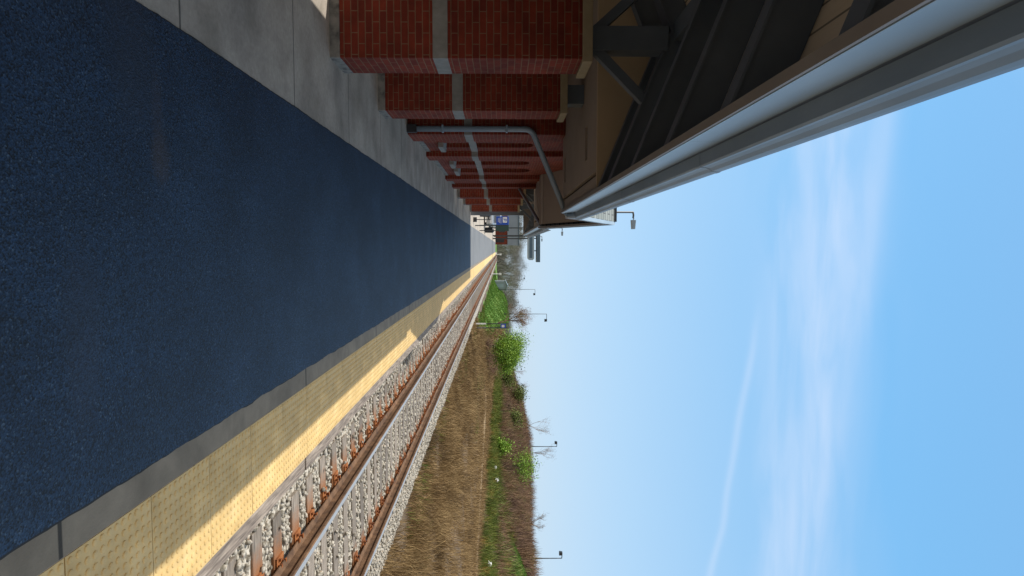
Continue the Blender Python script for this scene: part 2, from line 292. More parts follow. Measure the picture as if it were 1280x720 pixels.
def raw(name, V, F, m_, parent=None, smooth=False):
    "fast triangle/quad soup from numpy arrays"
    me = D.meshes.new(name); V = np.asarray(V, np.float32); F = np.asarray(F, np.int32); k = F.shape[1]
    me.vertices.add(len(V)); me.vertices.foreach_set('co', V.ravel())
    me.loops.add(F.size); me.loops.foreach_set('vertex_index', F.ravel())
    me.polygons.add(len(F)); me.polygons.foreach_set('loop_start', np.arange(0, F.size, k, dtype=np.int32)); me.polygons.foreach_set('loop_total', np.full(len(F), k, np.int32))
    me.update(calc_edges=True); me.materials.append(MT[m_])
    if smooth: me.polygons.foreach_set('use_smooth', np.ones(len(F), bool))
    o = D.objects.new(name, me); COL.objects.link(o)
    if parent: o.parent = parent
    return o
def tag(o, label, cat, group=None, kind=None):
    if label: o['label'] = label
    if cat: o['category'] = cat
    if group: o['group'] = group
    if kind: o['kind'] = kind
    return o
def thing(name, label, cat, loc, group=None):
    o = D.objects.new(name, None); COL.objects.link(o); o.location = loc; o.empty_display_size = .2; ORG[o.name] = tuple(loc)
    return tag(o, label, cat, group)
def struct(o): o['kind'] = 'structure'; return o
def stuff(o, label, cat): return tag(o, label, cat, kind='stuff')
def dup(o, parent=None, loc=None, label=None):
    c_ = o.copy(); COL.objects.link(c_); c_.parent = parent
    if loc is not None: c_.location = loc
    if label: c_['label'] = label
    for ch in list(o.children): dup(ch, c_)
    return c_

# ------------------------------------------------------------------ ground
def ss(a, b, x): t = np.clip((x-a)/(b-a), 0, 1); return t*t*(3-2*t)
def terrain(x, y):
    x = np.asarray(x, float); y = np.asarray(y, float)
    wob = .10*np.sin(x*.9+y*.31)+.07*np.sin(x*.37-y*.83+1)+.05*np.sin(y*1.7+x*.6)
    right = -.56+.46*ss(6, 17, x)+(.5*wob)*ss(6, 8, x)
    bank = 4.6*ss(19.5, 33, x)+.5*np.sin(y*.06+1)*ss(24, 33, x)
    fall = 1-.42*ss(110, 210, y)-.4*ss(240, 420, y)
    crest = bank*fall*(1-ss(60, 130, x)*.6)
    mound = 2.9*ss(6.6, 13.5, x)*ss(52, 80, y)*(1-ss(150, 200, y))*(1-ss(.112, .150, x/np.maximum(y, 20)))
    r = np.maximum(right+crest, right+mound)
    left = np.where(x < -5.9, -.15, -.56)
    z = np.where(x > 5.5, r, -.56)
    z = np.where(x < -5.9, -.15, z)
    far = ss(190, 300, y)
    return z*(1-far*.0)
xs = np.unique(np.concatenate([np.linspace(-900, -60, 8), np.linspace(-60, -6, 10), [-5.95, -5.85], np.linspace(-5, 5, 6), np.linspace(5.5, 36, 80), np.linspace(37, 80, 22), np.linspace(90, 1200, 20)]))
ys = np.unique(np.concatenate([np.linspace(-200, -8, 8), np.linspace(-6, 60, 90), np.linspace(61, 220, 110), np.linspace(225, 600, 30), np.linspace(650, 2500, 12)]))
XX, YY = np.meshgrid(xs, ys); ZZ = terrain(XX, YY); nx_, ny_ = len(xs), len(ys)
idx = np.arange(nx_*ny_).reshape(ny_, nx_); F = np.stack([idx[:-1, :-1], idx[:-1, 1:], idx[1:, 1:], idx[1:, :-1]], -1).reshape(-1, 4)
g = raw('ground', np.stack([XX, YY, ZZ], -1).reshape(-1, 3), F, 'ground', smooth=True); struct(g)
g.data.materials.append(MT['mound'])
cx = XX[:-1, :-1].ravel()+.2; cyy = YY[:-1, :-1].ravel()+.3
gm = ((cx > 6.8+.6*np.sin(cyy*.4)) & (cx < .135*cyy+.5*np.sin(cyy*.5)) & (cyy > 50+3*np.sin(cx*2)) & (cyy < 190)) | (cyy > 200) | (cx < -40)
g.data.polygons.foreach_set('material_index', gm.astype(np.int32))

struct(MB().box(-5.9, 1.16, -4, 150, -.55, 0).build('platform_slab', 'concrete'))
struct(MB().box(1.16, 1.74, -4, 150, -.55, -.012).build('platform_edge_slab', 'concrete2'))
def sheet(name, xa, xb, y0, y1, z, m_, wav=.005):
    yv = np.concatenate([np.arange(y0, min(y1, 14), .035), np.arange(max(14, y0), y1-.2, .5), [y1]])
    def jit(seed):
        r_ = np.random.default_rng(seed); a_ = r_.normal(0, 1, len(yv)); a_ = np.convolve(a_, np.ones(5)/5, 'same'); b_ = np.convolve(r_.normal(0, 1, len(yv)), np.ones(31)/31, 'same')
        return a_*wav*.7+b_*wav*1.3
    V = np.concatenate([np.stack([xa+jit(1), yv, np.full_like(yv, z)], -1), np.stack([xb+jit(2), yv, np.full_like(yv, z)], -1)])
    k = len(yv); i = np.arange(k-1); return raw(name, V, np.stack([i, i+k, i+k+1, i+1], -1), m_)
struct(sheet('asphalt_joint', -1.102, 1.016, -4, 149.5, .0045, 'void', .009))
struct(sheet('asphalt_path', -1.095, 1.01, -4, 32.9, .006, 'asphalt'))
MT['asphalt_lit'] = mat('sunlit_grey_asphalt', [(.11, .115, .12), (.15, .155, .16), (.18, .185, .19)], 1.2, .9, .2, 60, detail=8, stretch=(.6, 2.5, 1)); grooves(MT['asphalt_lit'], 1, 6.1, .05, 33.0, .5)  # asphalt turned grey past the shadow end, sunlit tone put into its colour
struct(sheet('asphalt_path_lit', -1.095, 1.01, 32.95, 149.5, .006, 'asphalt_lit'))
struct(sheet('concrete_edge_strip', .95, 1.155, -4, 150, .003, 'concrete2', .0))
struct(MB().box(-60, -5.92, -10, 170, -.30, -.14).build('parking_lot', 'lot'))

# ------------------------------------------------------------------ tactile strip
ts = thing('tactile_strip', 'long buff yellow tactile warning strip of domed panels along the platform edge', 'tactile paving', (1.16, 0, 0))
def panel_mesh():
    mb = MB(); w, l_ = .588, .584; mb.box(0, w, 0, l_, -.012, .004)
    n_ = 12; st = w/n_
    for i in range(n_):
        for j in range(n_):
            cx_, cy_ = (i+.5)*st, (j+.5)*st; vs = []
            for rr, zz in ((.0165, .0042), (.0135, .0080), (.008, .0092)):
                for k in range(8): a_ = math.pi*k/4; vs.append((cx_+rr*math.cos(a_), cy_+rr*math.sin(a_), zz))
            fs = [(r_*8+k, r_*8+(k+1) % 8, (r_+1)*8+(k+1) % 8, (r_+1)*8+k) for r_ in range(2) for k in range(8)]+[tuple(range(16, 24))]
            mb.add(vs, fs)
    o = mb.build('panel', 'tactile', None); return o
p0 = panel_mesh(); p0.parent = ts; p0.location = (.0, -1.0, 0)
yk = 5.30-.59*9; i = 0; y = yk
while i < 99:
    c_ = p0.copy(); COL.objects.link(c_); c_.parent = ts; c_.location = (0, y, random.uniform(-.001, .001)); y += .59; i += 1
p0.location = (0, yk-.59, 0)
rest = MB().box(1.16, 1.748, y, 150, -.012, .004).build('panel', 'tactile', ts); rest['kind'] = 'stuff'

et = MB(); y = -2.0; r_ = random.Random(3)
while y < 150:
    ln = 2.42; dx = r_.uniform(-.006, .006); et.box(1.752+dx*.2, 1.868+dx, y+.004, y+ln-.004, -.30, .002+r_.uniform(-.008, .003)); et.box(1.75, 1.852+dx, y+.01, y+ln-.01, -.55, -.31); y += ln
tag(et.build('edge_timber', 'timber', bevel=.006), 'weathered grey timber planks edging the platform beside the yellow strip', 'timber edging')

# ------------------------------------------------------------------ track
ZT = -.455
tr = thing('railway_track', 'single railway track with rusty rails on wooden ties beside the platform', 'railway track', (3.77, 0, ZT))
def rail(xc):
    w, h, t = .068, .14, .009; base = .0
    pts = [(-w, 0), (w, 0), (w, .010), (t, .028), (t, .118), (.034, .128), (.036, .158), (.030, .1655), (-.030, .1655), (-.036, .158), (-.034, .128), (-t, .118), (-t, .028), (-w, .010)]
    mb = MB(); mb.prism([(xc+a_, ZT+.03+b_) for a_, b_ in pts], 'y', -3, 320); o = mb.build('rail', 'rail', tr)
    MB().box(xc-.024, xc+.033, -3, 320, ZT+.03+.1657, ZT+.03+.1672).build('running_surface', 'shine', o)
    return o
for xc in (3.02, 4.525): rail(xc)
tie0 = MB().box(-1.3, 1.3, -.108, .108, -.17, 0).build('tie', 'tie', None, bevel=.008)
def plate_mesh(s):
    mb = MB(); xc = s*.7525; mb.box(xc-.16, xc+.16, -.088, .088, .0, .019)
    for dx in (-.085, .085):
        for dy in (-.055, .055):
            mb.box(xc+dx-.012, xc+dx+.012, dy-.012, dy+.012, .02, .05); mb.box(xc+dx-.02*(1 if dx > 0 else 1), xc+dx+.02, dy-.016, dy+.016, .045, .056)
    for dx in (-.135, .135): mb.box(xc+dx-.012, xc+dx+.012, -.05, -.026, .02, .042)
    return mb.build('tie_plate', 'rust', None)
pl = [plate_mesh(-1), plate_mesh(1)]
tie0.parent = tr; tie0.location = (0, -1.2, 0)
for q in pl: q.parent = tie0
yt = -1.2; r_ = random.Random(5)
def tie_at(i): return -1.2+.505*i
for i in range(1, 99):
    c_ = tie0.copy(); COL.objects.link(c_); c_.parent = tr; c_.location = (r_.uniform(-.05, .05), tie_at(i)+r_.uniform(-.025, .025), r_.uniform(-.012, .0)); c_.rotation_euler = (0, 0, r_.uniform(-.012, .012))
    for q in pl: d_ = q.copy(); COL.objects.link(d_); d_.parent = c_
rs = MB()
for i in range(99, 620):
    y = tie_at(i); rs.box(3.77-1.3, 3.77+1.3, y-.108, y+.108, ZT-.17, ZT)
o = rs.build('tie', 'tie', tr); o['kind'] = 'stuff'
rp = MB()
for i in range(99, 400):
    y = tie_at(i)
    for xc in (3.02, 4.525): rp.box(xc-.16, xc+.16, y-.088, y+.088, ZT, ZT+.03)
o = rp.build('tie_plate', 'rust', tr); o['kind'] = 'stuff'
n, l, b = nodes(MT['tie']); c = n.new('ShaderNodeTexCoord'); s_ = n.new('ShaderNodeSeparateXYZ'); l.new(c.outputs['Object'], s_.inputs[0])
a = n.new('ShaderNodeMath'); a.operation = 'ABSOLUTE'; l.new(s_.outputs[0], a.inputs[0]); d_ = n.new('ShaderNodeMath'); d_.operation = 'SUBTRACT'; l.new(a.outputs[0], d_.inputs[0]); d_.inputs[1].default_value = .80
a2 = n.new('ShaderNodeMath'); a2.operation = 'ABSOLUTE'; l.new(d_.outputs[0], a2.inputs[0]); z = n.new('ShaderNodeTexNoise'); z.inputs['Scale'].default_value = 9; l.new(c.outputs['Object'], z.inputs[0])
a3 = n.new('ShaderNodeMath'); a3.operation = 'MULTIPLY_ADD'; l.new(z.outputs[0], a3.inputs[0]); a3.inputs[1].default_value = .3; l.new(a2.outputs[0], a3.inputs[2])
r = n.new('ShaderNodeMapRange'); l.new(a3.outputs[0], r.inputs[0]); r.inputs[1].default_value = .30; r.inputs[2].default_value = .52; r.inputs[3].default_value = .85; r.inputs[4].default_value = 0
mm = n.new('ShaderNodeMix'); mm.data_type = 'RGBA'; l.new(r.outputs[0], mm.inputs['Factor']); l.new(b.inputs['Base Color'].links[0].from_socket, mm.inputs[6]); mm.inputs[7].default_value = (.26, .10, .03, 1); l.new(mm.outputs[2], b.inputs['Base Color'])
# bed + stones
prof = [(1.76, -.50), (5.25, -.50), (6.3, -.62), (1.76, -.75)]
mbx = np.array([1.76, 2.2, 2.7, 3.3, 3.9, 4.5, 5.1, 5.45, 5.75, 6.3]); mbz = np.array([-.50, -.495, -.49, -.49, -.49, -.49, -.48, -.50, -.545, -.72])
yv = np.concatenate([np.arange(-3, 60, .25), np.arange(60, 330, 2.)]); GX, GY = np.meshgrid(mbx, yv); GZ = np.tile(mbz, (len(yv), 1))+rng.normal(0, .006, GX.shape)
GX = GX+np.where(GX > 5.3, rng.normal(0, .05, GX.shape), 0)
ix = np.arange(GX.size).reshape(GX.shape); struct(raw('ballast_bed', np.stack([GX, GY, GZ], -1).reshape(-1, 3), np.stack([ix[:-1, :-1], ix[:-1, 1:], ix[1:, 1:], ix[1:, :-1]], -1).reshape(-1, 4), 'bed', smooth=True))
def rocks(n_, y0, y1, s0, s1, name, lift=.0, pw=1.):
    t_ = (1+5**.5)/2
    iv = np.array([(-1, t_, 0), (1, t_, 0), (-1, -t_, 0), (1, -t_, 0), (0, -1, t_), (0, 1, t_), (0, -1, -t_), (0, 1, -t_), (t_, 0, -1), (t_, 0, 1), (-t_, 0, -1), (-t_, 0, 1)], float); iv /= np.linalg.norm(iv[0])
    fc = np.array([(0, 11, 5), (0, 5, 1), (0, 1, 7), (0, 7, 10), (0, 10, 11), (1, 5, 9), (5, 11, 4), (11, 10, 2), (10, 7, 6), (7, 1, 8), (3, 9, 4), (3, 4, 2), (3, 2, 6), (3, 6, 8), (3, 8, 9), (4, 9, 5), (2, 4, 11), (6, 2, 10), (8, 6, 7), (9, 8, 1)])
    X = rng.uniform(1.88, 5.85, n_); Y = y0+(y1-y0)*rng.uniform(0, 1, n_)**pw
    fr = ((Y+1.2)/.505); fr = np.abs(fr-np.round(fr))*.505
    on_tie = (fr < .125) & (X > 2.42) & (X < 5.12); keep = ~on_tie | (rng.uniform(0, 1, n_) < .025)
    keep &= (np.abs(X-3.02) > .09) & (np.abs(X-4.525) > .09)
    X, Y, fr, on_tie = X[keep], Y[keep], fr[keep], on_tie[keep]; k = len(X)
    Z = np.interp(X, mbx, mbz)+lift+rng.uniform(-.012, .022, k); Z = np.where(on_tie, ZT+.012, Z)
    s_ = rng.uniform(s0, s1, k)[:, None, None]*rng.uniform(.6, 1.25, (k, 1, 3))
    P = iv[None]*rng.uniform(.72, 1.2, (k, 12, 1))*s_
    a_ = rng.uniform(0, 6.28, k); ca, sa = np.cos(a_)[:, None], np.sin(a_)[:, None]; P[:, :, 2] *= .8
    x2 = P[:, :, 0]*ca-P[:, :, 1]*sa; y2 = P[:, :, 0]*sa+P[:, :, 1]*ca
    V = np.stack([x2+X[:, None], y2+Y[:, None], P[:, :, 2]+Z[:, None]], -1).reshape(-1, 3)
    Fq = (fc[None]+(np.arange(k)*12)[:, None, None]).reshape(-1, 3)
    return V, Fq
V1, F1 = rocks(21000, 1.5, 15, .018, .040, 'a', .004); V2, F2 = rocks(16000, 14.5, 40, .026, .045, 'b', 0, 1.4)
stuff(raw('ballast', np.concatenate([V1, V2]), np.concatenate([F1, F2+len(V1)]), 'stoneb'), 'loose pale ballast stones between and beside the rails', 'gravel')

# ------------------------------------------------------------------ brick pillars
RX = -2.13                                   # ridge line of the canopies
def hr(x): return 2.74-.4*(-abs(x-RX)+abs(-.69-RX)) if False else 2.74+.4*((-.69-RX)-abs(x-RX))
def pillar(y0, label, x0=-2.50, x1=-1.80, dy=.55):
    t = thing('brick_pillar', label, 'pillar', ((x0+x1)/2, y0+dy/2, 0), 'brick pillars carrying the platform canopies')
    y1 = y0+dy; cx_, cy_ = (x0+x1)/2, (y0+y1)/2
    MB().box(x0-.004, x1+.004, y0-.004, y1+.004, -.02, .095).build('plinth', 'plinth', t, bevel=.012)
    MB().box(x0, x1, y0, y1, .095, .975).build('brick_shaft', 'brick', t, bevel=.003)
    MB().box(x0-.004, x1+.004, y0-.004, y1+.004, .975, 1.118).build('stone_band', 'stone', t, bevel=.004)
    MB().box(x0, x1, y0, y1, 1.118, 2.405).build('brick_shaft', 'brick', t, bevel=.003)
    MB().box(x0-.035, x1+.035, y0-.035, y1+.035, 2.405, 2.50).build('cap', 'cap', t, bevel=.006)
    return t
def post(t, y0, full=True, dy=.55, xc=-2.05, braces=True):
    cy_ = y0+dy/2
    if full:
        MB().box(xc-.115, xc+.115, cy_-.115, cy_+.115, 2.50, 3.27).build('steel_post', 'steel', t)
        for s in (-1, 1) if braces else ():
            xe = xc+s*.60; MB().bar((xc+s*.06, cy_-.03, 2.53), (xe, cy_-.03, hr(xe)+.02), .09, .10, (0, 1, 0)).build('brace', 'steel', t)
    else:
        MB().box(xc-.13, xc+.12, cy_-.12, cy_+.12, 2.50, 2.739).build('steel_post', 'steel', t)
P1 = pillar(6.24, 'large brick pillar nearest in view with stone band and dark steel post on top'); post(P1, 6.24)
P2 = pillar(8.60, 'second brick pillar from the camera, right behind the nearest one, under the flat soffit'); post(P2, 8.6, False)
for y, lb in ((3.88, 'brick pillar just outside the view, before the nearest visible pillar'), (1.52, 'brick pillar beside the camera, under the near end of the canopy')):
    t = pillar(y, lb); post(t, y, braces=False)
for y, lb in ((23.4, 'dark brick pillar first beyond the station building, under the far canopy'), (26.95, 'middle brick pillar of the far canopy with a sunlit patch of paving past it'), (32.2, 'last brick pillar at the far end of the far canopy')):
    t = pillar(y, lb, dy=.6); post(t, y, dy=.6)

# ------------------------------------------------------------------ canopy roofs
XE = -.66; ZC = .24                            # back of fascia ; rafter depth
def eave_parts(t, y0, y1, pieces):
    MB().box(XE, -.612, y0, y1, 2.69, 2.705).build('soffit_trim', 'trim', t)
    MB().box(XE+.002, -.625, y0, y1, 2.705, 3.02).build('fascia_board', 'trim', t)
    yy_ = y0; 
    for k, ye in enumerate(pieces+[y1]):
        MB().box(-.624, -.608, yy_+.002, ye-.002, 2.708, 2.90).build('fascia', 'fascia', t, bevel=.002); yy_ = ye
    # ogee gutter
    gp = [(-.60, 2.905), (-.522, 2.905), (-.512, 2.915), (-.512, 2.935), (-.503, 2.96), (-.487, 2.985), (-.483, 3.01), (-.483, 3.035), (-.489, 3.04), (-.497, 3.035), (-.497, 3.01), (-.51, 2.97), (-.525, 2.925), (-.60, 2.925)]
    g_ = MB().prism(gp, 'y', y0, y1).build('gutter', 'gutter', t, bevel=0)
    for ye in pieces: MB().prism([(a_+(.003 if a_ > -.55 else 0), b_-(.003 if b_ < 2.93 else -.0)) for a_, b_ in gp], 'y', ye+.4, ye+.47).build('joint_sleeve', 'gutter', g_)
def roof_sheet(t, y0, y1, xl=-3.85):
    def zt(x): return hr(x)+ZC
    pts = [(-.56, zt(-.56)+.03), (-.56, zt(-.56)+.07), (RX, zt(RX)+.09), (xl-.1, zt(xl-.1)+.07), (xl-.1, zt(xl-.1)+.03), (RX, zt(RX)+.04)]
    MB().prism(pts, 'y', y0, y1).build('shingles', 'shingle', t)
def ceiling(t, y0, y1, xl=-3.85):
    def zt(x): return hr(x)+ZC
    pts = [(XE, zt(XE)), (XE, zt(XE)+.028), (RX, zt(RX)+.028), (xl, zt(xl)+.028), (xl, zt(xl)), (RX, zt(RX))]
    MB().prism(pts, 'y', y0, y1).build('ceiling_boards', 'wood', t)
def rafters(t, ysr, w=.075, xl=-3.80):
    for y in ysr:
        ww = .13 if abs(y-6.45) < .02 else w
        pts = [(XE-.003, hr(XE)), (RX, hr(RX)), (xl, hr(xl)), (xl, hr(xl)+ZC-.003), (RX, hr(RX)+ZC-.003), (XE-.003, hr(XE)+ZC-.003)]
        o = MB().prism(pts, 'y', y, y+ww).build('rafter', 'steel', t)
        fl = [(XE-.004, hr(XE)-.016), (RX, hr(RX)-.016), (xl, hr(xl)-.016), (xl, hr(xl)-.001), (RX, hr(RX)-.001), (XE-.004, hr(XE)-.001)]
        MB().prism(fl, 'y', y-.03, y+ww+.03).build('flange', 'steel', o)
def left_eave(t, y0, y1):
    MB().box(-3.90, -3.852, y0, y1, 2.69, 3.02).build('fascia_board', 'trim', t)
    MB().box(-4.02, -3.905, y0, y1, 2.90, 3.04).build('gutter', 'gutter', t)
c1 = thing('canopy_roof', 'near pitched canopy roof with dark rafters, pale fascia and grey gutter overhead', 'canopy', (RX, 4, 2.7), 'platform canopy roofs')
roof_sheet(c1, -5.0, 7.55); ceiling(c1, -5.0, 7.495)
rafters(c1, [7.22, 6.45]+[5.33-1.117*k for k in range(9)])
MB().prism([(RX-.09, hr(RX)+.02), (RX+.09, hr(RX)+.02), (RX+.09, hr(RX)+.2), (RX-.09, hr(RX)+.2)], 'y', -4.9, 7.4).build('ridge_beam', 'steel', c1)
eave_parts(c1, -5.0, 11.55, [-1.8, .9, 3.72, 6.4, 9.1]); left_eave(c1, -5.0, 11.5)
c2 = thing('canopy_roof', 'far pitched canopy roof beyond the gabled station building', 'canopy', (RX, 27, 2.7), 'platform canopy roofs')
roof_sheet(c2, 18.4, 33.4); ceiling(c2, 22.41, 33.3)
rafters(c2, [22.9+1.05*k for k in range(10)])
MB().box(RX-.09, RX+.09, 22.6, 33.3, hr(RX)+.02, hr(RX)+.2).build('ridge_beam', 'steel', c2)
eave_parts(c2, 18.5, 33.4, [21.5, 24.2, 26.9, 29.6]); left_eave(c2, 18.5, 33.4)
MB().prism([(XE, 2.72), (XE, 3.0), (RX, hr(RX)+.3), (-3.85, 3.0), (-3.85, 2.72), (RX, 2.72)], 'y', 33.32, 33.38).build('end_panel', 'trim', c2)
MB().box(-1.86, -1.64, 33.0, 33.25, 0, 2.719).build('end_post', 'grey_siding', c2)

# ------------------------------------------------------------------ station building
sb = thing('station_building', 'red brick station building with arched windows, stone band and cross gable', 'building', (-3, 14.5, 0))
XW = -2.06; XP = -1.95
# window openings (y0,y1) in the long wall
wins = [(12.86, 13.42), (15.55, 16.20), (16.95, 17.85)]
ZS, ZA = .52, 2.10
wl = MB(); ycur = 11.30
for a_, b_ in wins+[(21.5, None)]:
    wl.box(XW-.30, XW, ycur, a_, 0, 4.0 if False else 3.0)
    if b_ is None: break
    wl.box(XW-.30, XW, a_, b_, 0, ZS-.15)
    # arched head
    n_ = 12; r0 = (b_-a_)/2; cyw = (a_+b_)/2; vs = []; fs = []
    for xx in (XW-.30, XW):
        for k in range(n_+1):
            an = math.pi*k/n_; vs.append((xx, cyw-r0*math.cos(an), ZA+r0*math.sin(an)*.62)); vs.append((xx, a_+(b_-a_)*k/n_, 3.0))
    m_ = 2*(n_+1)
    for k in range(n_): fs += [(2*k, 2*k+2, 2*k+3, 2*k+1), (m_+2*k, m_+2*k+1, m_+2*k+3, m_+2*k+2), (2*k, m_+2*k, m_+2*k+2, 2*k+2)]
    wl.add(vs, fs); ycur = b_
wl.build('brick_wall', 'brick', sb)
MB().box(-3.9, XW-.31, 11.28, 11.6, 0, 2.745).build('brick_wall', 'brick', sb)          # end wall facing the near canopy
MB().box(-6.0, -3.92, 11.3, 21.5, 0, 3.0).build('brick_wall', 'brick', sb)
MB().box(-3.92, XW-.31, 21.2, 21.5, 0, 3.0).build('brick_wall', 'brick', sb)
for (a_, b_, zt_) in ((11.25, 12.0, 2.735), (13.94, 14.62, 3.45), (18.52, 19.15, 2.735), (21.0, 21.62, 2.735)):
    p = MB().box(XW-.2, XP, a_, b_, .0, .974).box(XW-.2, XP, a_, b_, 1.116, zt_).build('pilaster', 'brick', sb)
    MB().box(XW-.21, XP+.006, a_-.006, b_+.006, .975, 1.115).build('stone_band', 'stone', p)
MB().box(XW-.02, XW+.014, 12.0, 21.0, .975, 1.115).build('stone_band', 'stone', sb)
MB().box(-6.0, XW-.01, 11.24, 11.3, .975, 1.115).build('stone_band', 'stone', sb)
MB().box(XW-.01, XW+.012, 11.9, 21.1, 0, .1).build('plinth', 'plinth', sb)
for a_, b_ in wins:
    w_ = MB(); n_ = 12; r0 = (b_-a_)/2; cyw = (a_+b_)/2
    pts = [(a_, ZS), (b_, ZS)]+[(cyw+r0*math.cos(math.pi*k/n_), ZA+r0*math.sin(math.pi*k/n_)*.62) for k in range(n_+1)]
    o = MB().prism(pts, 'x', XW-.16, XW-.15).build('window', 'glass', sb)
    fr = MB().box(XW-.148, XW-.115, a_, a_+.04, ZS, ZA).box(XW-.148, XW-.115, b_-.04, b_, ZS, ZA).box(XW-.148, XW-.115, a_+.041, b_-.041, ZS, ZS+.04).box(XW-.147, XW-.117, cyw-.015, cyw+.015, ZS+.041, ZA+.2)
    fr.build('frame', 'trim', o)
    MB().prism([(XW-.3, ZS-.15), (XW+.09, ZS-.15), (XW+.09, ZS-.05), (XW-.3, ZS)], 'y', a_-.06, b_+.06).build('sill', 'stone', o)
# flat soffits either side of the gable
def soffit(y0, y1, lights):
    xs_ = [-6.0, -.895, -.835, XE]
    cuts = sorted(lights); mbs = MB(); lx0, lx1 = -1.58, -1.14
    mbs.box(-6.0, lx0, y0, y1, 2.74, 2.80); mbs.box(lx1, -.895, y0, y1, 2.74, 2.80); mbs.box(-.835, XE, y0, y1, 2.741, 2.80)
    yc = y0
    for a_, b_ in cuts+[(y1, y1)]:
        if a_ > yc: mbs.box(lx0, lx1, yc, a_, 2.74, 2.80)
        yc = b_
    o = mbs.build('soffit', 'soffit', sb)
    MB().box(-.90, -.83, y0, y1, 2.802, 2.81).build('vent_slot', 'void', o)
    for a_, b_ in cuts:
        MB().box(lx0-.01, lx1+.01, a_-.01, b_+.01, 2.81, 2.86).build('recessed_light', 'lens', o)
    return o
soffit(7.565, 11.72, [(8.38, 8.60), (11.25, 11.47)])
soffit(18.355, 22.335, [(20.0, 20.22)])
MB().prism([(XE-.004, 2.74), (XE-.004, hr(XE)+ZC-.004), (RX, hr(RX)+ZC-.004), (-3.85, hr(-3.85)+ZC-.004), (-3.85, 2.74), (RX, 2.739)], 'y', 7.50, 7.56).build('bulkhead', 'bulk', sb)
MB().prism([(XE-.004, 2.74), (XE-.004, hr(XE)+ZC-.004), (RX, hr(RX)+ZC-.004), (-3.85, hr(-3.85)+ZC-.004), (-3.85, 2.74), (RX, 2.739)], 'y', 22.34, 22.4).build('bulkhead', 'bulk', sb)
# cross gable : ridge runs across the platform at y = 15.1
YR, ZR = 15.15, 4.22; yA, yB = 12.15, 18.55; zA = 3.02
def zg(y): return ZR-(ZR-zA)*abs(y-YR)/(YR-yA)
prof_ = [(yA-.05, zg(yA-.05)), (YR, ZR), (yB, zg(yB)), (yB, zg(yB)+.06), (YR, ZR+.07), (yA-.05, zg(yA-.05)+.06)]
MB().prism(prof_, 'x', -6.2, -.60).build('gable_shingles', 'shingle', sb)
MB().prism([(yA, zg(yA)-.012), (YR, ZR-.012), (yB, zg(yB)-.012), (yB, zg(yB)-.16), (YR, ZR-.16), (yA, zg(yA)-.16)], 'x', -6.0, -.66).build('gable_ceiling', 'soffit', sb)
MB().prism([(yA-.06, zg(yA)-.2), (YR, ZR-.19), (yB+.02, zg(yB)-.19), (yB+.02, zg(yB)+.0), (YR, ZR+.01), (yA-.06, zg(yA)-.0)], 'x', -.598, -.545).build('rake_board', 'trim', sb)
MB().prism([(yA-.08, zg(yA)+.00), (YR, ZR+.012), (yB+.03, zg(yB)+.00), (yB+.03, zg(yB)+.06), (YR, ZR+.08), (yA-.08, zg(yA)+.06)], 'x', -.597, -.525).build('rake_trim', 'fascia', sb)
MB().box(-6.2, -.60, YR-.06, YR+.06, ZR+.075, ZR+.11).build('ridge_cap', 'pole', sb)
MB().prism([(12.54, 3.001), (17.76, 3.001), (YR, ZR-.172)], 'x', XW-.30, XW).build('gable_wall', 'brick', sb)
MB().box(-3.9, XE, 18.30, 18.35, 2.741, zg(18.3)-.17).build('bulkhead', 'soffit', sb)
MB().box(-3.9, XE, 11.722, 11.76, 2.741, 2.95).build('bulkhead', 'soffit', sb)
# main roof of the building behind
MB().prism([(-.56, 3.05), (-2.13, 3.70), (-6.3, 3.0), (-6.3, 2.9), (-2.13, 3.60), (-.56, 3.0)], 'y', 7.56, 12.2).build('roof', 'shingle', sb)
# downspouts
def down(y, yw, xw, zb):
    p = [(-.55, y-.02, 2.96), (-.55, y-.02, 2.80)]
    def fil(a_, b_, c_, r=.12, n=6):
        a_, b_, c_ = Vector(a_), Vector(b_), Vector(c_); u = b_+(a_-b_).normalized()*r; w = b_+(c_-b_).normalized()*r
        return [tuple((1-t)**2*u+2*t*(1-t)*b_+t*t*w) for t in [k/n for k in range(n+1)]]
    A, B, C_, E_ = (-.55, y-.1, 2.95), (-.56, y+.02, 2.78), (xw, yw, 2.14), (xw, yw, zb)
    pts = [(-.55, y-.35, 2.93)]+fil((-.55, y-.35, 2.93), (-.56, y+.02, 2.80), C_, .14)+fil((-.56, y+.02, 2.80), C_, E_, .13)+[E_]
    o = MB().tube(pts, .05, 10).build('downspout', 'pipe', sb, smooth=True)
    MB().box(xw-.065, xw+.065, yw-.06, yw+.06, 0.0, zb).build('boot', 'black', o)
    for z in (.6, 1.7): MB().box(xw-.06, xw+.06, yw-.058, yw+.058, z, z+.03).build('strap', 'pipe', o)
down(11.5, 11.17, -2.03, .17)
down(18.6, 21.9, -2.12, .15)

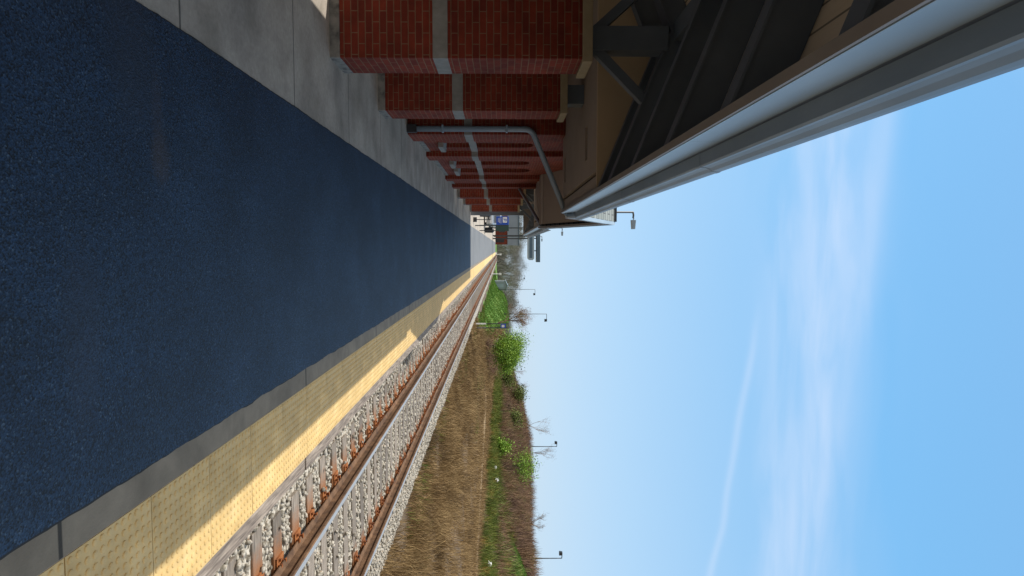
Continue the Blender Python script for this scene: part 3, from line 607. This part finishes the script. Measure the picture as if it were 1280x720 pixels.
# unseen house added left of the canopy to shade and bounce light under it
sh = thing('added_shade_house', 'low cream walled house with tall windows, added out of view to shade and bounce light under the canopy', 'building', (-8, 0, 0))
wl = MB(); yc = -12.0
for k in range(6):
    a_ = -10.4+3.6*k; wl.box(-5.35, -5.05, yc, a_, 0, 2.9).box(-5.35, -5.05, a_, a_+1.2, 0, .9).box(-5.35, -5.05, a_, a_+1.2, 2.3, 2.9); yc = a_+1.2
MT['stucco'] = mat('cream_stucco', [(.55, .50, .42), (.62, .57, .48)], 3, .9); wl.box(-5.35, -5.05, yc, 11.2, 0, 2.9).box(-10, -5.36, 11.0, 11.2, -.14, 2.9).box(-10, -5.36, -12, -11.8, -.14, 2.9).build('wall', 'stucco', sh)
for k in range(6):
    a_ = -10.4+3.6*k; o = MB().box(-5.25, -5.23, a_, a_+1.2, .9, 2.3).build('window', 'glass', sh); MB().box(-5.2, -4.98, a_-.05, a_+1.25, .82, .897).build('sill', 'stone', o)
MB().prism([(-4.85, 2.905), (-4.85, 3.02), (-7.6, 4.1), (-10.3, 3.02), (-10.3, 2.905)], 'y', -12.3, 11.24).build('roof', 'shingle', sh)

# ------------------------------------------------------------------ lamps
def head_box(mb, x, y, z, s): mb.box(min(x, x+s*.5), max(x, x+s*.5), y-.12, y+.12, z-.06, z+.06)
def lamp(x, y, z0, h, s, label, kind='street_lamp', arm=.9, r=.06, drop=0., group='lamp posts beyond the track', pend=False):
    t = thing(kind, label, 'lamp post', (x, y, z0), group)
    MB().tube([(x, y, z0), (x, y, z0+h)], r, 8, r*.7).build('pole', 'pole', t, smooth=True)
    MB().box(x-.12, x+.12, y-.12, y+.12, z0, z0+.25).build('base', 'pole', t)
    MB().tube([(x, y, z0+h-.03), (x+s*arm*.45, y, z0+h+.0), (x+s*arm, y, z0+h-.02)], r*.7, 6).build('arm', 'pole', t)
    xe = x+s*arm
    if pend:
        hb = MB(); hb.tube([(xe-.02, y, z0+h+.03), (xe+s*.12, y, z0+h-.02)], .035, 6)
        hb.prism([(xe+s*.10, z0+h-.14), (xe+s*.62, z0+h-.10), (xe+s*.62, z0+h+.08), (xe+s*.10, z0+h+.12)], 'y', y-.16, y+.16)
        hb.build('lamp_head', 'gutter', t, bevel=.01)
    else:
        hb = MB(); hb.prism([(xe-s*.05, z0+h-.38), (xe+s*.42, z0+h-.38), (xe+s*.36, z0+h+.05), (xe-s*.02, z0+h+.05)], 'y', y-.2, y+.2); hb.build('lamp_head', 'pole', t)
    return t
lamp(-2.02, 37.0, -.0, 9.2, 1, 'platform lamp with a boxy head rising above the shingled gable', 'platform_lamp', .35, .075, group='platform lamps', pend=True)
lamp(-2.40, 80.0, -.0, 9.1, 1, 'second platform lamp, its head just over the far eave', 'platform_lamp', .35, .075, group='platform lamps', pend=True)
lamp(-2.05, 121.0, -.0, 9.1, 1, 'farthest platform lamp, small head beyond the second one', 'platform_lamp', .35, .075, group='platform lamps', pend=True)
lamp(11.3, 108, 1.9, 7.25, 1, 'tallest looking street lamp above the bare tree by the blue sign')
lamp(9.5, 144, .6, 8.4, 1, 'street lamp rising behind the grey signal cabin')
lamp(9.2, 211, -.5, 9.5, 1, 'small street lamp between the grey cabin and the far end of the platform')
lamp(24.5, 300, .2, 9.0, 1, 'tiny street lamp in the distance over the green bank', arm=1.2)
lamp(22.5, 330, .2, 9.0, 1, 'tiny distant street lamp just left of its twin over the green bank', arm=1.2)
lamp(46, 245, 1.4, 7.7, 1, 'small distant street lamp just right of the green tree')
lamp(60, 250, 1.4, 7.5, 1, 'small distant street lamp over the brown crest among saplings')
lamp(34.2, 108, 3.5, 7.5, -1, 'street lamp with its head turned left above the leafy shrub', arm=.5, r=.08)
lamp(41, 82, 3.5, 6.0, -1, 'street lamp with its head turned left over the grassy crest at the picture edge', arm=.5, r=.08)

# ------------------------------------------------------------------ things on the left beyond the station
t = thing('information_sign', 'blue parking sign with white symbol and lines on a thin dark post', 'sign', (-1.30, 38.6, 0))
MB().tube([(-1.30, 38.65, 0), (-1.30, 38.65, 1.95)], .03, 8).build('post', 'pole', t)
sp_ = MB().box(-1.84, -1.34, 38.56, 38.60, 1.27, 2.02).build('sign_panel', 'blue', t, bevel=.03)
MB().box(-1.80, -1.47, 38.552, 38.558, 1.66, 1.92).build('symbol', 'white', sp_)
gm_ = MB(); gm_.box(-1.70, -1.66, 38.546, 38.550, 1.69, 1.89); gm_.box(-1.659, -1.58, 38.546, 38.550, 1.85, 1.89); gm_.box(-1.659, -1.58, 38.546, 38.550, 1.77, 1.80); gm_.box(-1.579, -1.55, 38.546, 38.550, 1.77, 1.89); gm_.build('letter', 'blue', sp_)
for k, (xa, xb) in enumerate(((-1.78, -1.42), (-1.76, -1.45), (-1.74, -1.50))): MB().box(xa, xb, 38.552, 38.558, 1.54-.08*k, 1.565-.08*k).build('text_line', 'white', sp_)
t = thing('notice_board', 'dark green notice board standing right of the blue sign', 'notice board', (-1.3, 46, 0))
MB().box(-1.62, -1.15, 46, 46.06, 1.15, 2.1).build('board', 'green_sign', t, bevel=.02); MB().box(-1.60, -1.54, 46.06, 46.12, 0, 2.0).box(-1.22, -1.16, 46.06, 46.12, 0, 2.0).build('leg', 'pole', t)
t = thing('stanchion', 'low black based stanchion post on the paving below the blue sign', 'stanchion', (-1.72, 36.2, 0))
MB().tube([(-1.55, 36.2, 0), (-1.55, 36.2, .20)], .14, 12).build('base', 'black', t); MB().tube([(-1.55, 36.2, .2), (-1.55, 36.2, .95)], .022, 8).build('post', 'black', t)
def bin_(x, y, label, s=1.):
    t = thing('litter_bin', label, 'litter bin', (x, y, 0), 'black litter bins'); r_ = .27*s
    MB().tube([(x, y, .0), (x, y, .08), (x, y, .72*s)], r_*.85, 14, r_).build('body', 'black', t, smooth=False)
    MB().tube([(x, y, .722*s), (x, y, .80*s), (x, y, .86*s)], r_*1.04, 14, r_*.55).build('lid', 'black', t)
    MB().box(x-r_*.5, x+r_*.5, y-r_-.02, y-r_+.02, .56*s, .66*s).build('opening', 'void', t)
bin_(-1.6, 60, 'black litter bin standing alone on the platform left edge')
bin_(-2.45, 47, 'black litter bin beside the building end post, half in the lot', .95)
def car(x, y, paint, label, z=-.14, suv=True):
    t = thing('parked_car', label, 'car', (x, y, z), 'cars parked beyond the station')
    H = 1.7 if suv else 1.42; L_ = 4.5; w = .9
    side = [(0, .35), (0, .8), (.15, .95), (1.15, 1.05), (1.9, H-.04), (2.3, H), (3.7, H-.03), (4.3, 1.1), (4.5, 1.0), (4.5, .35)]
    vs = []; fs = []
    for sx in (-1, 1):
        for (a_, b_) in side: vs.append((x+sx*(w if b_ < 1.1 else w*.78), y+a_, z+b_))
    k = len(side); fs = [tuple(range(k)), tuple(range(2*k-1, k-1, -1))]+[(i, k+i, k+(i+1) % k, (i+1) % k) for i in range(k)]
    body = MB().add(vs, fs).build('body', paint, t, bevel=.05)
    MB().add([(x-.78, y+1.13, z+1.07), (x+.78, y+1.13, z+1.07), (x+.66, y+1.83, z+H-.10), (x-.66, y+1.83, z+H-.10)], [(0, 1, 2, 3)]).build('windscreen', 'glass', t)
    for sx in (-1, 1):
        MB().box(x+sx*.70-.13, x+sx*.70+.13, y-.02, y+.03, z+.66, z+.80).build('headlight', 'bulb', t)
        for yy_ in (.8, 3.65):
            wv = MB().tube([(x+sx*.72, y+yy_, z+.33), (x+sx*.92, y+yy_, z+.33)], .33, 16).build('wheel', 'tyre', t)
            MB().tube([(x+sx*.921, y+yy_, z+.33), (x+sx*.935, y+yy_, z+.33)], .2, 12).build('rim', 'car_silver', wv)
    MB().box(x-.55, x+.55, y-.025, y+.0, z+.50, z+.62).build('grille', 'black', t)
car(-2.95, 57, 'car_silver', 'silver car parked behind the litter bin, front towards the station')
car(-3.4, 76, 'car_white', 'white car parked farther back, behind the silver car', suv=False)
# far building and walkway
fb = thing('far_building', 'far grey clad building with a red brick ground floor left of the track', 'building', (-5, 160, 0))
MB().box(-10, -.7, 160, 168, -.2, 2.9).build('brick_base', 'brick', fb); MB().box(-10.2, -.5, 159.8, 168.2, 2.9, 5.6).build('upper_wall', 'grey_siding', fb)
MB().box(-10.3, -.4, 159.6, 168.3, 5.6, 5.8).build('roof', 'slate', fb)
for xx in (-7.8, -5.0): MB().box(xx, xx+1.3, 159.97, 159.99, .8, 2.3).build('window', 'glass', fb)
MB().box(-2.2, -1.2, 159.96, 159.99, -.1, 2.1).build('door', 'black', fb)
wk = thing('high_canopy', 'tall slate blue two tier canopy crossing over the far platform', 'canopy', (-2, 108, 0))
def board(z0, z1, xr, m_, nm, y0=107, y1=110): return MB().prism([(-7.5, z0), (xr-.25, z0), (xr, z0+.25), (xr, z1-.25), (xr-.25, z1), (-7.5, z1)], 'y', y0, y1).build(nm, m_, wk)
board(5.9, 6.95, 2.15, 'pale', 'lower_roof'); MB().box(-7.4, 1.8, 106.95, 106.99, 6.15, 6.65).build('fascia', 'slate', wk)
MB().prism([(-7.5, 7.35), (2.5, 7.35), (2.5, 7.95), (-7.5, 7.95)], 'y', 107, 110).build('upper_roof', 'slate', wk)
for xx in (-1.95, -1.5, .6): MB().box(xx-.08, xx+.08, 108.4, 108.6, 6.95, 7.35).build('strut', 'pole', wk)
for xx in (-1.95, -1.45, -6.5): MB().box(xx-.1, xx+.1, 108.4, 108.6, 0, 5.9).build('post', 'pole', wk)

# ------------------------------------------------------------------ things right of the track
cb = thing('signal_cabin', 'grey metal signal cabin with pitched roof beside the far track', 'cabin', (9, 150, .0))
MB().prism([(7.9, -.55), (10.0, -.55), (10.0, 2.3), (8.95, 2.75), (7.9, 2.3)], 'y', 149, 152.5).build('body', 'grey_siding', cb)
MB().prism([(7.75, 2.28), (8.95, 2.80), (10.15, 2.28), (10.15, 2.38), (8.95, 2.92), (7.75, 2.38)], 'y', 148.8, 152.7).build('roof', 'pale', cb)
MB().box(8.5, 9.4, 148.96, 148.99, -.1, 1.9).build('door', 'pale', cb)
for (x, y, lb) in ((5.5, 132, 'white marker post at the trackside before the street lamp'), (1.7, 152, 'white marker post at the far end of the platform')):
    t = thing('marker_post', lb, 'marker post', (x, y, -.5), 'white marker posts'); MB().tube([(x, y, -.5), (x, y, 1.25)], .09, 8).build('post', 'white', t); MB().box(x-.22, x+.22, y-.03, y+.03, .95, 1.45).build('plate', 'white', t)
t = thing('trackside_sign', 'small blue and white sign on two thin posts beyond the track', 'sign', (6.15, 50, -.55))
for k, (x, nm) in enumerate(((6.0, 0), (6.32, 0))):
    MB().box(x-.035, x+.035, 49.97, 50.03, -.6, 2.1).build('post', 'pole', t)
    MB().box(x-.05, x+.05, 49.94, 50.06, -.6, .35).build('sleeve', 'white' if k == 0 else 'plinth', t)
o = MB().box(6.0, 6.34, 49.92, 49.96, 1.5, 1.92).build('sign_panel', 'blue', t); MB().box(6.08, 6.27, 49.912, 49.918, 1.58, 1.80).build('pictogram', 'white', o)
pb = MB()
pp = np.array([(20.4, 36), (20.2, 38.9), (19.2, 43.5), (17.6, 49.5), (16.6, 54), (15.5, 59), (14.6, 63)]); 
ti = np.linspace(0, 1, 60); px_ = np.interp(ti*(len(pp)-1), range(len(pp)), pp[:, 0]); py_ = np.interp(ti*(len(pp)-1), range(len(pp)), pp[:, 1])
for s0_ in (0,):
    zs_ = np.convolve(np.pad(terrain(px_, py_), 6, 'edge'), np.ones(13)/13, 'valid'); k = len(px_); i = np.arange(k-1); VV = []; FF = []
    for q_, (dx, dz) in enumerate(((-.3, -.3), (0, .14), (.35, .16), (.9, -.3))): VV.append(np.stack([px_+dx, py_+dx*.1, zs_+dz], -1))
    for q_ in range(3): FF.append(np.stack([q_*k+i, (q_+1)*k+i, (q_+1)*k+i+1, q_*k+i+1], -1))
    struct(raw('path', np.concatenate(VV), np.concatenate(FF), 'path'))

# vegetation -------------------------------------------------------
def blades(X, Y, h, w, lean, name, m_, kx=1.):
    k = len(X); Z = terrain(X, Y)-.02; a_ = rng.uniform(0, 6.28, k); la = rng.uniform(0, 6.28, k); ln = np.abs(rng.normal(0, lean, k))*h
    dx, dy = np.cos(a_)*w, np.sin(a_)*w; tx, ty = np.cos(la)*ln, np.sin(la)*ln
    b0 = np.stack([X-dx, Y-dy, Z], -1); b1_ = np.stack([X+dx, Y+dy, Z], -1)
    m0 = np.stack([X+tx*.4-dx*.7, Y+ty*.4-dy*.7, Z+h*.6], -1); m1 = np.stack([X+tx*.4+dx*.7, Y+ty*.4+dy*.7, Z+h*.6], -1); tp = np.stack([X+tx, Y+ty, Z+h], -1); tp2 = tp+np.stack([dx, dy, dx*0], -1)*.3
    V = np.stack([b0, b1_, m1, m0, tp, tp2], 1).reshape(-1, 3); o = (np.arange(k)*6)[:, None]
    Fq = np.concatenate([o+np.array([[0, 1, 2, 3]]), o+np.array([[3, 2, 5, 4]])]); return raw(name, V, Fq, m_)
def scatter(n_, x0, x1, y0, y1, p=1.0):
    return rng.uniform(x0, x1, n_), y0+(y1-y0)*rng.uniform(0, 1, n_)**p
X, Y = scatter(210000, 5.75, 21, 8, 130, 1.9); Xa, Ya = scatter(60000, 5.7, 10, 8, 60, 1.3); X = np.concatenate([X, Xa]); Y = np.concatenate([Y, Ya]); cl_ = np.sin(X*1.3+Y*.7)+np.sin(X*.6-Y*1.9+2)+rng.normal(0, .8, len(X)); kp = (cl_ > -.9) & ~((Y > 52) & (X < .128*Y)); X, Y = X[kp], Y[kp]
pc_ = np.interp(Y, pp[:, 1], pp[:, 0])+.55; kp = ~((np.abs(X-pc_+.45) < .6+rng.normal(0, .3, len(X))) & (Y > 36) & (Y < 63)); X, Y = X[kp], Y[kp]
edge = ss(5.9, 7.2, X); stuff(blades(X, Y, rng.uniform(.12, .5, len(X))**1.1*(1+.45*np.sin(X*1.1+Y*.45)*np.sin(Y*.9-X*.7))*np.where(rng.uniform(0, 1, len(X)) < .03, 2.0, 1)*(.6+.4*edge), .004+.00017*Y, .55, 'dry_grass', 'blade_dry'), 'tall dry straw coloured grass in the field beyond the track', 'grass')
X, Y = scatter(9000, 5.8, 10.5, 9, 60, 1.2); kp = np.sin(Y*.9)+np.sin(Y*.37+1+X)+rng.normal(0, .4, len(X))-(X-5.8)*.45 > .2; X, Y = X[kp], Y[kp]
X2, Y2 = scatter(80000, 20.6, 27.0, 20, 120, 1.2); kp = np.sin(Y2*.55+X2)+np.sin(Y2*.21)*1.2+rng.normal(0, .5, len(X2))-(X2-22)*.3 > -.9; X2, Y2 = X2[kp], Y2[kp]; X3, Y3 = scatter(12000, 6.4, 13, 40, 75); kp = np.sin(Y3*.8+X3*1.3) > .1; X3, Y3 = X3[kp], Y3[kp]
X = np.concatenate([X, X2, X3]); Y = np.concatenate([Y, Y2, Y3])
stuff(blades(X, Y, np.where(X > 19, rng.uniform(.3, 1.0, len(X)), rng.uniform(.1, .3, len(X))), .008+.0002*Y, .5, 'green_weeds', 'blade_green'), 'green weeds and low bushes along the foot of the brown slope', 'weeds')
X, Y = scatter(120000, 23.5, 36, 18, 190, 1.25); kp = ~((X > 26.8+.6*np.sin(Y*1.3)) & (Y < 57.5)); X, Y = X[kp], Y[kp]
X0, Y0 = scatter(16000, 22.5, 30, 18, 150, 1.2); kg = np.sin(Y0*.23+X0*.6)+np.sin(Y0*.61-X0*.9)+rng.normal(0, .5, len(X0)) > .9; X0, Y0 = X0[kg], Y0[kg]; stuff(blades(X0, Y0, rng.uniform(.3, 1.2, len(X0)), .02+.0003*Y0, .6, 'olive_scrub', 'leaf_dark'), 'olive green scrub mixed through the brown brush of the slope', 'scrub')
stuff(blades(X, Y, rng.uniform(.4, 1.5, len(X))*(1+.5*np.sin(X*.5+Y*.21)*np.sin(Y*.13))*np.where((Y < 57) & (X > 24), .5, 1), .012+.0002*Y, .45, 'bare_brush', 'brush'), 'dense bare purplish brown brush covering the slope', 'brush')
X, Y = scatter(90000, 6.6, 24, 52, 185, 1.3); kp = X < .135*Y+rng.normal(0, .4, len(X)); X, Y = X[kp], Y[kp]
Xc, Yc = scatter(26000, 26.8, 34, 40, 58); kc = Xc > 26.9+.5*np.sin(Yc*1.3)+rng.normal(0, .25, len(Xc)); X = np.concatenate([X, Xc[kc]]); Y = np.concatenate([Y, Yc[kc]])
stuff(blades(X, Y, rng.uniform(.08, .25, len(X)), .012+.0002*Y, .5, 'bank_grass', 'mound'), 'short bright green grass on the bank beside the far track', 'grass')

def branches(seed, h, spread, depth, r0, nb=3, up=.55, seg=3):
    "tubes of a bare tree; returns mesh arrays and the twig tips"
    r_ = random.Random(seed); mb = MB(); tips = []
    def grow(p, d, ln, r, lv):
        q = p; pts = [p]
        for k in range(seg):
            d = (d+Vector((r_.gauss(0, .12), r_.gauss(0, .12), r_.gauss(0, .06)+.03))).normalized(); q = q+d*ln/seg; pts.append(q)
        mb.tube(pts, r, 5 if lv < 2 else 3, r*.55, caps=False); tips.append((q, lv))
        if lv >= depth: return
        for k in range(nb+(1 if lv == 0 else 0)):
            a_ = r_.uniform(0, 6.28); tilt = r_.uniform(.3, .9)*spread; o_ = d.orthogonal().normalized(); o2 = d.cross(o_)
            nd = (d*math.cos(tilt)+(o_*math.cos(a_)+o2*math.sin(a_))*math.sin(tilt)+Vector((0, 0, up*.25))).normalized()
            st = pts[r_.choice([1, 2, seg]) if lv else r_.choice([2, seg])]
            grow(st if k else q, nd, ln*r_.uniform(.6, .85), r*.55, lv+1)
    grow(Vector((0, 0, 0)), Vector((0, 0, 1)), h*.34, r0, 0)
    zs = max(v[2] for v in mb.v); k_ = h/zs; mb.v = [(a_*k_, b_*k_, c_*k_) for a_, b_, c_ in mb.v]; tips = [(q*k_, lv) for q, lv in tips]
    return mb, tips
def leaves(tips, n_, rr, sz, minlv=2):
    P = np.array([tuple(q) for q, lv in tips if lv >= minlv]); c_ = P[rng.integers(0, len(P), n_)]+rng.normal(0, rr, (n_, 3))
    u = rng.normal(0, 1, (n_, 3)); u /= np.linalg.norm(u, axis=1)[:, None]; w = np.cross(u, rng.normal(0, 1, (n_, 3))); w /= np.linalg.norm(w, axis=1)[:, None]
    s_ = rng.uniform(.5, 1.2, (n_, 1))*sz; V = np.stack([c_-u*s_, c_+w*s_*.55, c_+u*s_, c_-w*s_*.55], 1).reshape(-1, 3)
    return V, (np.arange(n_)*4)[:, None]+np.array([[0, 1, 2, 3]])
def twigs(V, f_=.07):
    q_ = V.reshape(-1, 4, 3).copy(); c0 = q_.mean(1); q_[:, 1] = c0+(q_[:, 1]-c0)*f_; q_[:, 3] = c0+(q_[:, 3]-c0)*f_; return q_.reshape(-1, 3)
def tree(name, x, y, h, label, cat='tree', spread=1., depth=4, r0=.12, seed=1, leafmat=None, nleaf=0, lr=.3, ls=.1, group=None, bark='bark', z=None, nb=3, minlv=2, up=.55):
    z = float(terrain(x, y)) if z is None else z
    t = thing(name, label, cat, (x, y, z-.05), group); mb, tips = branches(seed, h, spread, depth, r0, nb, up)
    o = mk('trunk', [(a_+x, b_+y, c_+z-.05) for a_, b_, c_ in mb.v], mb.f, bark, t, norm=False)
    if leafmat: V, Fq = leaves(tips, nleaf, lr, ls, minlv); c_ = raw('crown', V, Fq, leafmat, t)
    elif nleaf: V, Fq = leaves(tips, nleaf, lr, ls, minlv); raw('crown', twigs(V), Fq, bark, t)
    return t
tree('leafy_tree', 10.9, 71, 5.5, 'rounded bright green leafy tree on the bank beside the blue sign', spread=1.15, depth=5, r0=.12, seed=4, leafmat='leaf', nleaf=26000, lr=.46, ls=.085, nb=4, minlv=0, up=.2, z=-1.3)
tree('leafy_tree', 12.3, 72, 3.5, 'smaller green tree leaning right at the edge of the rounded green tree', spread=1.2, depth=4, r0=.08, seed=9, leafmat='leaf', nleaf=2600, lr=.28, ls=.11, minlv=1)
tree('bare_tree', 10.2, 86, 5.2, 'dark bare spreading tree just left of the rounded green tree', spread=1.25, depth=5, r0=.12, seed=12, bark='brush', nb=4, nleaf=900, lr=.12, ls=.32, minlv=3, up=.9)
for k, (x, y, h) in enumerate(((10.2, 66, 1.2), (11.4, 65, 1.3), (12.6, 66, 1.6))):
    tree('bare_bush', x, y, h, ['dark bare bush under the left side of the green tree', 'dark bare bush under the middle of the green tree', 'dark bare bush under the right side of the green tree'][k], 'bush', 1.5, 4, .04, 20+k, bark='brush', nb=4, nleaf=900, lr=.3, ls=.2, minlv=0, group='bare bushes under the green tree')
tree('leafy_shrub', 25.3, 73, 3.6, 'loose green leafy shrub climbing the brown slope below the left facing street lamp', 'shrub', 1.1, 5, .07, 31, 'leaf', 2100, .55, .10, minlv=1, up=.9)
tree('leafy_shrub', 23.2, 72, 1.7, 'low green shrub at the foot of the taller loose leafy shrub', 'shrub', 1.4, 4, .05, 33, 'leaf', 1600, .35, .11)
tree('leafy_shrub', 23.5, 112, 2.9, 'pale green young shrub on the brown slope, right of the green tree', 'shrub', 1.2, 4, .06, 35, 'leaf_dark', 1800, .5, .13)
tree('leafy_shrub', 27.0, 116, 3.2, 'bright green shrub at the crest among bare saplings', 'shrub', 1.2, 4, .06, 36, 'leaf_dark', 2400, .45, .14)
tree('leafy_shrub', 26.2, 96, 2.4, 'yellow green shrub on the brown slope below the crest', 'shrub', 1.3, 4, .06, 37, 'leaf_dark', 1200, .4, .13)
for k, (x, y, h, lb) in enumerate(((29, 150, 4.6, 'first bare sapling on the crest, right of the green tree'), (31, 140, 4.2, 'twin stemmed looking bare sapling beside the crest shrub'), (31, 112, 6.0, 'tall slender bare sapling on the crest near the middle of the skyline'), (32, 97, 5.2, 'bare crooked sapling on the crest just left of the leafy shrub'), (33, 57, 2.0, 'bare twiggy sapling at the picture edge beside the last lamp'), (31, 70, 3.0, 'bushy bare thicket standing out on the crest before the grass'))):
    tree('bare_sapling', x, y, h, lb, 'tree', .75 if k < 4 else 1.1, 4, .06, 41+k, bark='brush', nleaf=110, lr=.12, ls=.3, group='bare saplings on the crest', nb=3)
vr = [branches(60+k, 11, .95, 5, .16, 3, .8) for k in range(4)]; tmesh = []
for mb, tips in vr:
    me = D.meshes.new('crown'); me.from_pydata(mb.v, [], mb.f); me.update(); 
    V, Fq = leaves(tips, 2600, .6, .30, 1); V0 = np.array(mb.v); k0 = len(V0)
    q_ = V.reshape(-1, 4, 3); c0 = q_.mean(1, keepdims=True); q_ = q_.copy(); q_[:, 1] = c0[:, 0]+(q_[:, 1]-c0[:, 0])*.16; q_[:, 3] = c0[:, 0]+(q_[:, 3]-c0[:, 0])*.16
    D.meshes.remove(me); me = D.meshes.new('crown'); me.from_pydata(mb.v+[tuple(p) for p in q_.reshape(-1, 3)], [], mb.f+[tuple(int(j)+k0 for j in f_) for f_ in Fq]); me.update(); me.materials.append(MT['twig']); tmesh.append(me)
r_ = random.Random(8)
k = 0
where = ['behind the far canopy', 'above the far end of the platform', 'behind the street lamps', 'over the green bank']
for row, (y0, n_) in enumerate(((235, 26), (300, 26))):
    for i in range(n_):
        x = -30+i*(62/n_)+r_.uniform(-1, 1); y = y0+r_.uniform(-14, 14); k += 1
        h = (11.5 if x < 8 else 11.5-(x-8)*.22)*r_.uniform(.85, 1.1)*(1 if row == 0 else 1.2)
        o = D.objects.new('background_tree', tmesh[r_.randrange(4)]); COL.objects.link(o); o.location = (x, y, -.6); o.rotation_euler = (0, 0, r_.uniform(0, 6.28)); s_ = h/11; o.scale = (s_*.9, s_*.9, s_)
        tag(o, 'grey leafless tree in the distant line of trees where the track vanishes', 'tree', 'far leafless trees')
# far wood as one mass, twiggy
k_ = 60000; X = np.concatenate([rng.uniform(-60, 60, 30000), rng.uniform(-500, 700, 30000)]); Y = np.concatenate([rng.uniform(250, 330, 30000), rng.uniform(420, 520, 30000)])
hh = np.concatenate([rng.uniform(.5, 1, 30000)*(3+1.6*np.sin(X[:30000]*.31)+1.2*np.sin(X[:30000]*.83)), rng.uniform(.4, 1, 30000)*(8+2*np.sin(X[30000:]*.05)+2*np.sin(X[30000:]*.13))])
stuff(blades(X, Y, hh, .09, .35, 'far_wood', 'twig'), 'hazy grey undergrowth and woodland along the horizon', 'woodland')
for (x, y, s_, lb) in ((22.6, 61, .22, 'white plastic bag caught in the weeds under the leafy shrub'), (21.9, 62.5, .2, 'crumpled white litter bag lower left of the leafy shrub'), (21.6, 42.5, .2, 'white litter bag in the green weeds near the picture edge')):
    V = []; n_ = 9
    for a_ in range(n_):
        for b_ in range(n_*2):
            th = math.pi*a_/(n_-1); ph = math.pi*b_/n_; rr = s_*(.45+.75*random.random()); V.append((x+rr*math.sin(th)*math.cos(ph), y+rr*math.sin(th)*math.sin(ph), float(terrain(x, y))+.55+rr*.8*math.cos(th)))
    Fq = [(a_*2*n_+b_, a_*2*n_+(b_+1) % (2*n_), (a_+1)*2*n_+(b_+1) % (2*n_), (a_+1)*2*n_+b_) for a_ in range(n_-1) for b_ in range(2*n_)]
    tag(mk('litter_bag', V, Fq, 'white', norm=False), lb, 'litter', 'white litter bags in the weeds')
